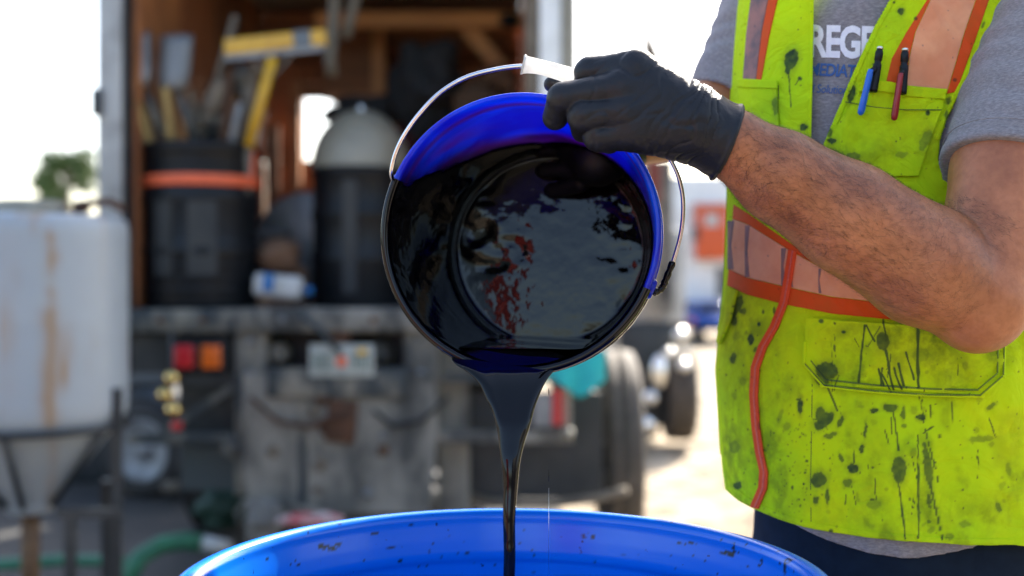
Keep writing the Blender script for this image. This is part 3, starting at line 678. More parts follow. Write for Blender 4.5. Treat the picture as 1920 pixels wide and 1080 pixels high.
# ------------------------------------------------------------------ right side, beyond the bucket
t2 = empty('flatbed_truck', tuple(W(1240, 829, 10.6)), 'dark work truck with chrome shapes added for sun glints, parked beyond the bucket on the right', 'truck')
pbox(1186, 430, 1285, 606, 10.7, 3.2, M['white'], 'cab_body', t2, .03)
pbox(1160, 606, 1262, 800, 10.6, .5, M['dark'], 'chassis', t2, .02)
pbox(1205, 296, 1232, 560, 10.5, .12, M['cream'], 'mast', t2); pbox(1236, 300, 1262, 590, 10.5, .12, M['steel_dusty'], 'mast', t2)
pbox(1214, 300, 1240, 380, 10.35, .06, simple('dull_red', (.25, .05, .03), None, 8), 'lamp_board', t2)
for x_, y_, rx, ry in ((1236, 697, 15, 32), (1205, 795, 26, 18), (1220, 745, 14, 14), (1282, 686, 12, 12), (1276, 628, 14, 14), (1154, 719, 10, 10), (1255, 660, 10, 8)):  # chrome ellipsoids added to give sun glints on the truck
    c = W(x_, y_, 10.3); k = c.y/FPX
    o = MB().lathe([(0, 1), (.35, .94), (.7, .7), (.92, .35), (1, 0), (.92, -.35), (.7, -.7), (.35, -.94), (0, -1)], (0, 0, 0), (0, 0, 1), 24)
    o.V = [(c.x+v[0]*rx*k, c.y+v[1]*min(rx, ry)*k, c.z+v[2]*ry*k) for v in o.V]; o.build('glint_shape', M['chrome'], t2)
wheel(1272, 738, 10.7, .44, .26, t2, 'rubber_dusty'); wheel(1200, 745, 11.6, .40, .26, t2, 'rubber')
glint = MB().lathe([(0, -.05), (.03, -.045), (.05, 0), (.05, .05)], W(1163, 900, 5.85), (0, 1, 0), 20).build('glint_cap', M['chrome'], tr)  # chrome cap added as one more sun glint
# pale enclosed trailer in full sun, orange box on its rear
TQ = 28.0
wt = empty('white_trailer', tuple(W(1300, 636, TQ)), 'pale enclosed trailer parked far away behind the bucket wire', 'trailer')
pbox(1242, 330, 1392, 566, TQ, 6, M['bright'], 'trailer_body', wt, .05); pbox(1250, 562, 1385, 585, TQ+.1, .5, M['dark'], 'chassis', wt)
pbox(1344, 500, 1372, 560, TQ-.06, .05, M['steel_dusty'], 'rear_ladder', wt)
for x_ in (1262, 1376): wheel(x_, 600, TQ+1.5, .47, .3, wt, 'rubber')
oc = empty('orange_box', tuple(W(1335, 486, TQ-.4)), 'orange box fixed to the back of the far pale trailer beside the vest', 'box')
pbox(1306, 392, 1368, 486, TQ-.45, .38, simple('orange_cooler_plastic', (.60, .085, .015), (.5, .07, .012), 5, .45), 'box_body', oc, .05)
pbox(1303, 381, 1371, 391, TQ-.48, .42, simple('pale_orange_lid', (.60, .16, .07), None, 5, .5), 'box_lid', oc, .03)
pbox(1322, 402, 1348, 424, TQ-.49, .03, M['white'], 'sticker', oc); pbox(1300, 425, 1310, 450, TQ-.5, .1, M['dark'], 'latch', oc)
bc = empty('blue_car', tuple(W(1335, 628, 30)), 'small blue car parked far away beside the vest', 'car')
CP = simple('blue_car_paint', (.03, .13, .55), None, 5, .25)
for args in (('body', 1290, 590, 1385, 621, 26, 4.2, .2), ('cabin', 1303, 566, 1374, 595, 26.5, 2.4, .2)):
    pbox(args[1], args[2], args[3], args[4], args[5], args[6], CP, args[0], bc, args[7])
pbox(1310, 571, 1367, 588, 26.45, .06, M['dark'], 'rear_window', bc)
for x_ in (1302, 1368): MB().lathe([(0, 0), (.3, 0), (.32, .1), (.3, .2), (0, .2)], W(x_, 620, 26.4), (1, 0, 0), 24).build('tyre', M['rubber'], bc)
for x_ in (1297, 1378): pbox(x_-6, 598, x_+6, 606, 25.95, .06, M['lens_red'], 'tail_lamp', bc)
# roof peak far behind the glove
gb = empty('site_signboard', (0, 0, 0), 'weathered wooden board with a slanted top rising behind the glove', 'board'); gb.location = W(1220, 519, 11)
P = [W(1207, 40, 11), W(1237, 100, 11), W(1238, 240, 11), W(1208, 240, 11)]; MB().prism(P, (0, .1, 0)).build('board', M['tan'], gb)
p = W(1222, 240, 11.06); MB().box((p.x, 11.06, p.z/2-.01), (.1, .08, p.z)).build('post', M['tan'], gb)

# tree far left
def tree(name, label, px, py, d, R, seed):
    c = W(px, py, d); e = empty(name, (c.x, d, 0), label, 'tree')
    MB().tube([(c.x, d, 0), (c.x+.1, d, c.z*.5), (c.x, d, c.z-.3), (c.x-.1, d, c.z+R*.5)], [.16, .12, .09, .03], 8).build('trunk', M['tan'], e)
    rng = np.random.default_rng(seed); br = MB(); cl_ = []
    for i in range(16):
        a = rng.uniform(0, 2*PI); r = R*rng.uniform(.35, .95); hh = rng.uniform(-.8, .9)*R
        q = Vector((c.x+r*math.cos(a), d+r*math.sin(a), c.z+hh)); cl_.append(q); br.tube([(c.x, d, c.z-.3+hh*.3), q], [.04, .01], 5)
    br.build('limbs', M['tan'], e)
    V = []; F = []
    for q in cl_:
        for k in range(190):
            p = q+Vector(rng.normal(0, 1, 3))*R*.15; s = rng.uniform(.05, .10); r_ = Euler(rng.uniform(0, 6, 3)).to_matrix(); b0 = len(V)
            V += [p+r_@Vector(v) for v in ((-s, 0, 0), (0, -s*.5, 0), (s, 0, 0), (0, s*.5, 0))]; F.append((b0, b0+1, b0+2, b0+3))
    MB().add(V, F).build('crown', simple('tree_leaf', (.06, .13, .02), (.10, .17, .03), 1.2, .6), e)
tree('broadleaf_tree', 'small green tree beyond the tank at far left', 126, 330, 32, .98, 3)
tree('broadleaf_tree', 'low faint shrub tree at the left foot of the small tree', 96, 372, 38, .7, 5)

# unseen boxes added behind the camera to shape the oil reflections
cn = empty('dark_reflection_box', (3.0, -2.6, 0), 'dark navy box added unseen behind the camera to darken the oil reflections', 'reflection box')
cm = simple('navy_reflection_paint', (.012, .016, .028), (.02, .022, .03), 2, .5)
MB().box((3.0, -2.6, 1.35), (4.2, 1.6, 2.6), None, .02).build('dark_reflection_body', cm, cn)
for i in range(13): MB().box((1.1+i*.31, -1.785, 1.35), (.12, .03, 2.4), None, .008).build('corrugation', cm, cn)
gn = empty('red_reflection_box', (-2.05, -2.6, 0), 'tall red box added unseen behind the camera for red reflections in the oil', 'locker')
MB().box((-2.05, -2.6, 1.47), (1.1, .7, 2.9), None, .03).build('red_reflection_body', simple('dark_red_paint', (.34, .02, .015), None, 5, .5), gn)
MB().box((-2.05, -2.235, 2.2), (.7, .03, .3), None, .01).build('grille', M['dark'], gn)
MB().box((-2.05, -2.24, 1.2), (.02, .02, 2.2)).build('door_gap', M['dark'], gn)
# ================================================================== BLUE DRUM
m, t, b = nm('blue_drum_paint'); b.inputs['Roughness'].default_value = .32
n1 = noise(t, 6, 4); n2 = noise(t, 130, 3); n3 = noise(t, 26, 4, .6)
base = mix(t, n1.outputs[0], (.002, .135, .66), (.002, .165, .72))
sp = ramp(t, n2.outputs[0], [(.70, (0, 0, 0)), (.735, (1, 1, 1))]); a_ = N_(t, 'ShaderNodeAttribute'); a_.attribute_name = 'stain'
col = mix(t, sp.outputs[0], base, (.003, .02, .09)); col = mix(t, a_.outputs['Fac'], col, (.012, .02, .02))
t.links.new(col, b.inputs['Base Color'])
mr = N_(t, 'ShaderNodeMapRange'); t.links.new(n3.outputs[0], mr.inputs[0]); mr.inputs[3].default_value = .16; mr.inputs[4].default_value = .30; t.links.new(mr.outputs[0], b.inputs['Roughness'])
bump(t, b, n3.outputs[0], .08, .003); M['drum_blue'] = m
DC = Vector((-.008, 1.067, .381)); DR = .298; DH = W(0, 957, 1.367).z-.381
dr = empty('blue_drum', tuple(DC), 'large open blue drum receiving the black oil', 'drum')
def drum():
    H = DH; r = DR
    lip = [(r-.006, H-.012), (r+.000, H-.014), (r+.006, H-.010), (r+.0075, H-.003), (r+.004, H+.002), (r-.003, H+.0035), (r-.009, H+.001), (r-.012, H-.004), (r-.0125, H-.012)]
    outer = [(0, 0), (r-.02, 0), (r-.012, .01), (r-.012, .27), (r-.004, .285), (r-.004, .295), (r-.012, .31), (r-.012, .56), (r-.004, .575), (r-.004, .585), (r-.012, .60), (r-.012, H-.06), (r-.008, H-.03)]
    inner = [(r-.014, H-.02), (r-.016, H-.03), (r-.0185, H-.045), (r-.0185, H-.052), (r-.016, H-.058), (r-.016, H-.075), (r-.019, H-.086), (r-.0275, H-.097), (r-.0275, H-.105), (r-.019, H-.116), (r-.016, H-.125), (r-.016, .60), (r-.016, .02), (0, .012)]
    prof = outer+lip+inner; P = []
    for i in range(len(prof)-1):
        (r0, z0), (r1_, z1) = prof[i], prof[i+1]; L = math.hypot(r1_-r0, z1-z0); k = max(1, int(L/.0025)) if z0 > H-.14 and i > 10 else 1
        for q in range(k): P.append((r0+(r1_-r0)*q/k, z0+(z1-z0)*q/k))
    P.append(prof[-1]); n = 720; V = []; 
    ang = np.arange(n)*2*PI/n
    P = np.array(P); V = np.stack([DC.x+P[:, :1]*np.cos(ang), DC.y+P[:, :1]*np.sin(ang), DC.z+P[:, 1:]+0*ang], -1).reshape(-1, 3)
    i, k = np.meshgrid(np.arange(len(P)-1), np.arange(n), indexing='ij'); k2 = (k+1) % n
    F = np.stack([i*n+k, i*n+k2, (i+1)*n+k2, (i+1)*n+k], -1).reshape(-1, 4)
    o = mesh_np('drum_shell', V, F, M['drum_blue'], dr)
    x, y = PX(V); vis = (V[:, 2] > DC.z+H-.16) & (V[:, 1] > 1.0)
    s = np.zeros(len(V)); rng = np.random.default_rng(4)
    bl = [(605, 1025, 10, 5), (622, 1028, 9, 6), (635, 1022, 6, 4), (735, 1027, 8, 2.5), (768, 983, 6, 1.6), (640, 984, 6, 2), (878, 1038, 8, 2), (1094, 1006, 4, 5), (1112, 1007, 5, 3), (1103, 1002, 9, 2), (1370, 1040, 9, 5), (1376, 1028, 3, 12), (1362, 1036, 12, 3), (1450, 1015, 16, 4), (1472, 1062, 3, 14), (1480, 1050, 5, 5), (1500, 1030, 5, 2), (1428, 1052, 3, 6), (750, 1050, 5, 2.5), (1115, 1052, 5, 2), (975, 1018, 3, 3), (560, 1060, 4, 2)]
    bl += [(700, 1000, 22, 1.2), (1290, 1018, 26, 1.2), (1180, 1040, 14, 1.0), (850, 1010, 14, .9), (1400, 1062, 10, 1.2)]
    bl += [(rng.uniform(480, 1520), rng.uniform(985, 1078), rng.uniform(.8, 2.4), rng.uniform(.8, 2.0)) for _ in range(60)]
    for (cx, cy, rx, ry) in bl:
        d = np.sqrt(((x-cx)/rx)**2+((y-cy)/ry)**2)+.45*vnoise(x/4, y/4, 0, int(cx) % 50); s = np.maximum(s, sstep(1.15, .75, d))
    attr(o, 'stain', s*vis)
drum()

# ================================================================== BUCKET
BC = W(973, 436, 1.20); BB = W(1032, 469, 1.485); AX = (BB-BC).normalized(); BL = (BB-BC).length
BU = Vector((1, 0, 0)); BU = (BU-AX*BU.dot(AX)).normalized(); BV = BU.cross(AX).normalized()
if BV.z < 0: BV = -BV
RR = .1415; RB = .1290     # inner radii at the rim and bottom
def bp(al, r, h): return BC+AX*h+(BU*math.cos(al)+BV*math.sin(al))*r
def bp_np(al, r, h):
    al = np.asarray(al)[..., None]; r = np.asarray(r)[..., None]; h = np.asarray(h)[..., None]
    return np.array(BC)+np.array(AX)*h+(np.array(BU)*np.cos(al)+np.array(BV)*np.sin(al))*r
bk = empty('bucket', tuple(BC), 'glossy blue bucket tipped toward the camera pouring black oil', 'bucket')
m, t, b = nm('blue_bucket_plastic'); b.inputs['Roughness'].default_value = .16; b.inputs['Specular IOR Level'].default_value = .5
n1 = noise(t, 9, 3, .5, None, 1.5); n2 = noise(t, 3.2, 3, .5, None, 1.0)
base = mix(t, ramp(t, n1.outputs[0], [(.4, (0, 0, 0)), (.62, (1, 1, 1))]).outputs[0], (.018, .03, .62), (.006, .11, .80))
a_ = N_(t, 'ShaderNodeAttribute'); a_.attribute_name = 'tint'
base = mix(t, a_.outputs['Fac'], base, (.24, .02, .32)); fa = N_(t, 'ShaderNodeAttribute'); fa.attribute_name = 'film'; base = mix(t, fa.outputs['Fac'], base, (.012, .002, .035)); t.links.new(base, b.inputs['Base Color'])
tl = N_(t, 'ShaderNodeBsdfTranslucent'); t.links.new(base, tl.inputs[0]); ms = N_(t, 'ShaderNodeMixShader'); ms.inputs[0].default_value = .42
out = [q for q in t.nodes if q.type == 'OUTPUT_MATERIAL'][0]; t.links.new(b.outputs[0], ms.inputs[1]); t.links.new(tl.outputs[0], ms.inputs[2]); t.links.new(ms.outputs[0], out.inputs[0])
n3 = noise(t, 14, 2); bump(t, b, n3.outputs[0], .06, .003); M['bucket'] = m
def film_edge_L(S):
    return np.interp(S, [0, .10, .25, .45, .62, .74, .80, 1.0], np.radians([156, 157, 150, 139, 128, 108, 92, 88]))
def film_edge_R(S):
    return np.interp(S, [0, .10, .35, .55, .72, .80, 1.0], np.radians([-24, -18, 4, 26, 62, 90, 88]))
def bucket():
    r = RR
    prof = [(RB*.999, BL), (RB, BL-.002), (RR, .012)]                       # inner wall (towards the rim)
    rim = [(r+.0005, .006), (r+.0015, .001), (r+.004, -.002), (r+.0065, -.001), (r+.0078, .002), (r+.0078, .010), (r+.006, .012), (r+.0035, .013)]
    outer = [(r+.0030, .030), (r+.0090, .031), (r+.0092, .034), (r+.0030, .035), (r+.0028, .052), (r+.0082, .053), (r+.0082, .056), (r+.0027, .057), (RB+.003, BL+.006), (0, BL+.006)]
    P = []; full = [(0, BL), (RB*.93, BL), (RB*.95, BL-.003), (RB*.975, BL-.003)]+prof+rim+outer
    for i in range(len(full)-1):
        (r0, z0), (r1_, z1) = full[i], full[i+1]; L = math.hypot(r1_-r0, z1-z0); k = max(1, int(L/.006))
        for q in range(k): P.append((r0+(r1_-r0)*q/k, z0+(z1-z0)*q/k))
    P.append(full[-1]); P = np.array(P); n = 240; ang = np.arange(n)*2*PI/n
    A, I = np.meshgrid(ang, np.arange(len(P))); V = bp_np(A, P[I, 0], P[I, 1]).reshape(-1, 3)
    i, k = np.meshgrid(np.arange(len(P)-1), np.arange(n), indexing='ij'); k2 = (k+1) % n
    F = np.stack([i*n+k, i*n+k2, (i+1)*n+k2, (i+1)*n+k], -1).reshape(-1, 4)
    o = mesh_np('bucket_shell', V, F, M['bucket'], bk)
    al = A.ravel(); h = P[I, 1].ravel()
    # violet reflections and oil haze painted into the wall colour at upper left
    tint = sstep(1.75, 2.3, al)*sstep(.03, .12, h+.03*vnoise(al*5, h*30))*(.55+.5*fbm(al*4, h*22, 0, 2))*(al < 3.2)
    tint = np.clip(tint*1.5*sstep(-.35, .15, fbm(al*3+h*20, h*14, 0, 6, 3))+.7*np.exp(-((h-.024)/.006)**2)*(al < 3.3)*(al > .4)+.8*sstep(.165, .22, h+.02*np.cos(al-1.5))*(al < 3.3)*(al > .6), 0, .85); attr(o, 'tint', tint)
    S_ = np.clip(h/BL, 0, 1); eL = film_edge_L(S_); eR = film_edge_R(S_); am = np.where(al > 3*PI/2, al-2*PI, al)
    d_ = np.minimum(eL-am, am-eR)+.07*fbm(al*7, h*45, 0, 12, 3)
    attr(o, 'film', .92*np.exp(-np.clip(d_, 0, 9)/.20)*(h < BL+.001)*(P[I, 0].ravel() < RR+.0006))
bucket()
# black oil coating inside the bucket
def oil_mat(name, rough=.04, bscale=26, bstr=.5, bdist=.004, bscale2=7):
    m, t, b = nm(name); b.inputs['Base Color'].default_value = (.0022, .0018, .0024, 1); b.inputs['Roughness'].default_value = rough
    b.inputs['IOR'].default_value = 1.36; b.inputs['Specular IOR Level'].default_value = .5
    n0 = noise(t, 9, 2); r = ramp(t, n0.outputs[0], [(.4, (.0030, .0024, .0034)), (.6, (.0016, .0018, .0022))]); t.links.new(r.outputs[0], b.inputs['Base Color'])
    if bstr:
        n1 = noise(t, bscale, 2, .4); n2 = noise(t, bscale2, 2, .4)
        ad = N_(t, 'ShaderNodeMath', operation='MULTIPLY_ADD'); t.links.new(n2.outputs[0], ad.inputs[0]); ad.inputs[1].default_value = 3; t.links.new(n1.outputs[0], ad.inputs[2])
        bump(t, b, ad.outputs[0], bstr, bdist)
    return m
M['oil'] = oil_mat('black_oil', .02, 20, 0); M['oil_film'] = oil_mat('black_oil_film', .05, 14, .10, .004, 6); M['oil_bottom'] = oil_mat('black_oil_bottom', .025, 70, .40, .0014, 12)
POOLZ = CAMZ+(HZ-655)/FPX*1.2
oil = empty('black_oil', tuple(W(955, 700, 1.19)), 'glossy black oil coating the bucket and pouring down into the blue drum', 'oil')
def film():
    # wall coating: closed thin skin; boundary wanders from the left edge of the rim up over the bottom ring and back down on the right
    nh, na = 70, 420; V = []; Vb = []
    hh = np.linspace(-.001, BL-.002, nh); Sh = hh/BL
    rad = lambda h: RR+(RB-RR)*np.clip(h/BL, 0, 1)
    aL = np.interp(Sh, [0, .10, .25, .45, .62, .74, .80, 1.0], np.radians([156, 157, 150, 139, 128, 108, 92, 88]))
    aR = np.interp(Sh, [0, .10, .35, .55, .72, .80, 1.0], np.radians([-24, -18, 4, 26, 62, 90, 88]))
    aL = aL+.05*fbm(Sh*9, Sh*0, 0, 3)+.012*fbm(Sh*40, Sh*0, 0, 7)
    T = np.linspace(0, 1, na)
    A = aL[:, None]+((aR+2*PI)-aL)[:, None]*T; H = hh[:, None]+0*A; edge = np.minimum(T, 1-T)*(2*PI)
    th = .0014*sstep(0, .03, edge)[None, :]+0*A+.00025
    th = th+.0005*np.abs(fbm(A*7, H*35, 0, 1))*sstep(0, .1, edge)[None, :]
    P = bp_np(A, rad(H)-th, H)
    i = np.arange(nh*na).reshape(nh, na); F = np.stack([i[:-1, :-1], i[1:, :-1], i[1:, 1:], i[:-1, 1:]], -1).reshape(-1, 4)
    mesh_np('wall_film', P.reshape(-1, 3), F, M['oil_film'], oil)
    # lip coating wraps over the rim outside at the lower right and bottom
    pr = [(RR-.0012, .012), (RR-.001, .004), (RR+.001, -.0018), (RR+.004, -.0034), (RR+.0075, -.0024), (RR+.0092, .002), (RR+.0093, .012), (RR+.0062, .016), (RR+.0042, .028), (RR+.0100, .030), (RR+.0104, .036), (RR+.0044, .038), (RR+.004, .051), (RR+.0094, .053), (RR+.0094, .058), (RR+.0036, .062), (RR-.004, .13)]
    a0 = np.radians(-24); a1 = np.radians(-150); al = np.linspace(a0, a1, 220); V = []
    for j, (r, h) in enumerate(pr):
        e = np.radians(5)*fbm(al*0+j*.3, al*3, 0, 5); V.append(bp_np(al, r+.0004*fbm(al*14, al*0+j*.3, 0, 2), h+0*al))
    V = np.array(V); i = np.arange(len(pr)*220).reshape(len(pr), 220); F = np.stack([i[:-1, :-1], i[1:, :-1], i[1:, 1:], i[:-1, 1:]], -1).reshape(-1, 4)
    mesh_np('rim_film', V.reshape(-1, 3), F, M['oil'], oil)
    # inner lip film on the left side
    al = np.linspace(np.radians(156), np.radians(212), 120); V = []
    pr2 = pr[:12]
    for j, (r, h) in enumerate(pr2): V.append(bp_np(al, r+0*al, h+0*al))
    V = np.array(V); i = np.arange(len(pr2)*120).reshape(len(pr2), 120); F = np.stack([i[:-1, :-1], i[1:, :-1], i[1:, 1:], i[:-1, 1:]], -1).reshape(-1, 4)
    mesh_np('rim_film', V.reshape(-1, 3), F, M['oil'], oil)
    # bottom coating with ripples and the raised ring
    nr, na = 90, 300; rr = np.linspace(0, RB-.0006, nr); A, R_ = np.meshgrid(np.linspace(0, 2*PI, na+1), rr)
    z = .0015+.0085*(1-R_*np.sin(A)/RB)+.0045*np.exp(-((R_-RB*.965)/.0022)**2)+.003*sstep(RB*.985, RB, R_)
    x = R_*np.cos(A); y = R_*np.sin(A)
    rip = .0017*fbm(x*30, y*44, 0, 3, 2)*sstep(-.02, .45, fbm(x*9, y*9, 0, 8, 2)+.30*(R_/RB))+.0010*fbm(x*9, y*12, 0, 5, 1)
    rip = rip*(1+1.6*sstep(.1, -.7, x/RB)+1.2*sstep(.2, .8, x/RB)*sstep(.1, -.5, y/RB))*sstep(RB*.95, RB*.9, R_)
    P = bp_np(A, R_, BL-z-rip); i = np.arange(P.shape[0]*P.shape[1]).reshape(P.shape[:2]); F = np.stack([i[:-1, :-1], i[1:, :-1], i[1:, 1:], i[:-1, 1:]], -1).reshape(-1, 4)
    mesh_np('bottom_film', P.reshape(-1, 3), F, M['oil_bottom'], oil)
film()
def stream():
    # pool in the bucket: horizontal sheet bounded by the wall
    nh, nw = 40, 60; V = []
    for i in range(nh):
        h = BL-.001-(BL-.012)*i/(nh-1); c = BC+AX*h; r = RR+(RB-RR)*h/BL-.0012; dz = (c.z-POOLZ)/BV.z
        hw = math.sqrt(max(r*r-dz*dz, 1e-6)); 
        for j in range(nw):
            s = 2*j/(nw-1)-1; p = c+BU*(s*hw); V.append((p.x, p.y, POOLZ+.0016*abs(s)**8+.0005*math.sin(h*60+s*4)))
    i = np.arange(nh*nw).reshape(nh, nw); F = np.stack([i[:-1, :-1], i[:-1, 1:], i[1:, 1:], i[1:, :-1]], -1).reshape(-1, 4)
    mesh_np('oil_pool', V, F, M['oil'], oil)
    # stream: key sections  (px centre, half width px, py, depth, half thickness m)
    K = [(955, 62, 652, 1.222, .0022, 0), (955, 90, 661, 1.212, .004, 5), (955, 108, 671, 1.203, .0050, 8), (955, 100, 684, 1.194, .0062, 9), (957, 79, 699, 1.187, .0072, 6), (960, 61, 721, 1.178, .0080, 3), (960.5, 48, 750, 1.168, .0088, 0), (961.5, 39, 772, 1.161, .0092, 0), (962, 33, 793, 1.155, .0092, 0), (960, 25, 826, 1.149, .0088, 0), (957.5, 17.5, 872, 1.141, .0080, 0), (956, 13.6, 920, 1.137, .0070, 0), (955.5, 12, 960, 1.133, .0066, 0), (955, 11.5, 1010, 1.130, .0062, 0), (955, 11, 1080, 1.126, .006, 0), (955, 11, 1400, 1.112, .006, 0), (955, 13, 1720, 1.10, .007, 0)]
    K = np.array(K, float); s = np.linspace(0, len(K)-1, 230); idx = np.arange(len(K))
    # smooth interpolation (Catmull-Rom)
    def cr(col):
        v = K[:, col]; i = np.clip(np.floor(s).astype(int), 0, len(K)-2); f = s-i
        p0 = v[np.maximum(i-1, 0)]; p1 = v[i]; p2 = v[i+1]; p3 = v[np.minimum(i+2, len(K)-1)]
        return .5*((2*p1)+(-p0+p2)*f+(2*p0-5*p1+4*p2-p3)*f**2+(-p0+3*p1-3*p2+p3)*f**3)
    cx, hw, py, dd, th, sgx = [cr(c) for c in range(6)]
    n = 72; a = np.linspace(0, 2*PI, n, endpoint=False); V = []
    for i in range(len(s)):
        u = np.cos(a); sgn = np.sin(a); prof = np.sign(sgn)*np.abs(sgn)**.8
        bulge = 0 if hw[i] > 34 else None
        full = .74+.30*np.exp(-((np.abs(u)-.80)/.26)**2); rnd = np.ones_like(u)
        w_ = float(sstep(18, 46, hw[i])); bl = full*w_+rnd*(1-w_)
        x = cx[i]+hw[i]*u; y = dd[i]+th[i]*prof*bl
        sag = (1-float(K[min(int(s[i]), len(K)-1), 5]))*0
        wob = .6*math.sin(py[i]*.05)*(.3 if py[i] < 800 else 1)
        V.append(np.stack([(x+wob+.5*vnoise(u*3, u*0+py[i]/50, 0, 2)*(1 if py[i] > 720 else 0)-960)/FPX*dd[i], y, CAMZ+(HZ-py[i]-sgx[i]*(1-u*u)*.8)/FPX*dd[i]], -1))
    V = np.array(V); L = len(s); i, k = np.meshgrid(np.arange(L-1), np.arange(n), indexing='ij'); k2 = (k+1) % n
    F = np.stack([i*n+k, i*n+k2, (i+1)*n+k2, (i+1)*n+k], -1).reshape(-1, 4)
    mesh_np('oil_stream', V.reshape(-1, 3), F, M['oil'], oil)
    # thin second drip
    x = W(1029, 880, 1.18).x
    for z0, z1, r in ((W(0, 742, 1.18).z, W(0, 728, 1.18).z, .0006), (W(0, 903, 1.18).z, W(0, 880, 1.18).z, .0005), (W(0, 1075, 1.18).z, W(0, 915, 1.18).z, .00025)):
        MB().tube([(x, 1.18, z0), (x, 1.18, (z0+z1)/2), (x, 1.18, z1)], [r*.4, r, r*.3], 6).build('falling_drip', M['chrome'] if r < .0003 else M['oil'], oil)
    MB().lathe([(0, 0), (DR-.018, 0)], (DC.x, DC.y, .80), (0, 0, 1), 64).build('oil_pool', M['oil'], oil)
stream()
# bail wire + grip
m, t, b = nm('galvanised_wire'); b.inputs['Metallic'].default_value = 1; b.inputs['Roughness'].default_value = .22
n1 = noise(t, 30, 3); r = ramp(t, n1.outputs[0], [(.4, (.75, .74, .78)), (.6, (.6, .6, .64))]); t.links.new(r.outputs[0], b.inputs['Base Color'])
def cr_path(pts, n=12):
    P = [Vector(p) for p in pts]; out = []
    for i in range(len(P)-1):
        p0 = P[max(i-1, 0)]; p1 = P[i]; p2 = P[i+1]; p3 = P[min(i+2, len(P)-1)]
        for q in range(n):
            f = q/n; out.append(.5*((2*p1)+(-p0+p2)*f+(2*p0-5*p1+4*p2-p3)*f*f+(-p0+3*p1-3*p2+p3)*f**3))
    out.append(P[-1]); return out
wp = [(736, 336, 1.215), (734, 322, 1.205), (741, 290, 1.20), (757, 255, 1.195), (786, 214, 1.19), (825, 174, 1.187), (872, 146, 1.184), (925, 131, 1.182), (978, 124, 1.18), (1030, 128, 1.18), (1090, 150, 1.185), (1160, 190, 1.19), (1225, 250, 1.195), (1262, 308, 1.20), (1277, 350, 1.205), (1281, 392, 1.21), (1276, 440, 1.215), (1262, 490, 1.218), (1248, 525, 1.22), (1240, 541, 1.222), (1226, 549, 1.218)]
MB().tube(cr_path([W(*p) for p in wp], 10), .00235, 12).build('bail_wire', m, bk)
# ears
for (px_, py_, d_) in ((735, 335, 1.216), (1228, 548, 1.216)):
    c = W(px_, py_, d_); al = math.atan2(c.z-BC.z, c.x-BC.x); rad = (BU*math.cos(al)+BV*math.sin(al))
    c = bp(al, RR+.004, .022); MB().lathe([(.011, 0), (.011, .006), (.009, .008), (.0045, .008), (.0045, .004)], c, rad, 20).build('ear', M['bucket'], bk)
# oil on the wire end
MB().tube(cr_path([W(1262, 490, 1.2165), W(1248, 525, 1.2185), W(1240, 541, 1.2205), W(1226, 549, 1.2165)], 6), [.0030+.0012*abs(math.sin(i*1.1)) for i in range(19)], 10).build('oil_on_wire', M['oil'], oil)
m, t, b = nm('white_grip_plastic'); b.inputs['Base Color'].default_value = (.82, .82, .80, 1); b.inputs['Roughness'].default_value = .4; b.inputs['Subsurface Weight'].default_value = .3; b.inputs['Subsurface Radius'].default_value = (.01, .01, .01)
n1 = noise(t, 60, 2); r = ramp(t, n1.outputs[0], [(.4, (.84, .84, .82)), (.6, (.76, .76, .74))]); t.links.new(r.outputs[0], b.inputs['Base Color']); M['grip'] = m
tl = N_(t, 'ShaderNodeBsdfTranslucent'); t.links.new(r.outputs[0], tl.inputs[0]); ms = N_(t, 'ShaderNodeMixShader'); ms.inputs[0].default_value = .75
out = [q for q in t.nodes if q.type == 'OUTPUT_MATERIAL'][0]; t.links.new(b.outputs[0], ms.inputs[1]); t.links.new(tl.outputs[0], ms.inputs[2]); t.links.new(ms.outputs[0], out.inputs[0])
gp = [(981, 121, 1.178), (992, 122, 1.178), (1010, 125, 1.178), (1040, 133, 1.178), (1070, 142, 1.18), (1090, 150, 1.182), (1110, 158, 1.183)]
MB().tube([W(*p) for p in gp], [.0095, .0085, .0078, .0080, .0086, .0092, .0095], 20).build('grip', M['grip'], bk)
MB().tube([W(980, 120.5, 1.178), W(984, 121.5, 1.178)], [.0108, .0100], 20).build('grip_flange', M['grip'], bk)
# ================================================================== WORKER
CY = 1.445
_z = [1.10, 1.20, 1.30, 1.42, 1.53, 1.62, 1.75, 1.885, 2.0]
def cxf(z): return np.interp(z, _z, [.484, .484, .482, .479, .486, .489, .491, .494, .49])
def af(z): return np.interp(z, _z, [.172, .192, .203, .207, .204, .203, .203, .195, .17])
def bf_(z): return np.interp(z, _z, [.140, .150, .160, .160, .155, .152, .150, .135, .11])
def fold(x, z):
    x = np.asarray(x, float); z = np.asarray(z, float)
    lo = sstep(1.62, 1.35, z)
    f = .0085*fbm(x*13+z*3, z*3.2, 0, 11, 3)*(.5+.8*lo)
    f += .0028*np.sin(x*62+z*9+2.5*vnoise(x*6, z*5, 0, 4))*lo*sstep(.62, .40, x)
    c = 1-np.abs(fbm(x*20+z*14, z*9-x*6, 0, 21, 3)); f += .0036*(c-.8)*2; c2 = 1-np.abs(fbm(x*11-z*13, z*16+x*5, 0, 27, 2)); f += .0022*(c2**3-.5)*(.35+lo)
    return f
def F(x, z, off=0.0, fs=1.0):
    x = np.asarray(x, float); z = np.asarray(z, float)
    u = np.clip(np.abs(x-cxf(z))/(af(z)+off), 0, .9999)
    return CY-(bf_(z)+off+fs*fold(x, z))*(1-u**2.4)**.45
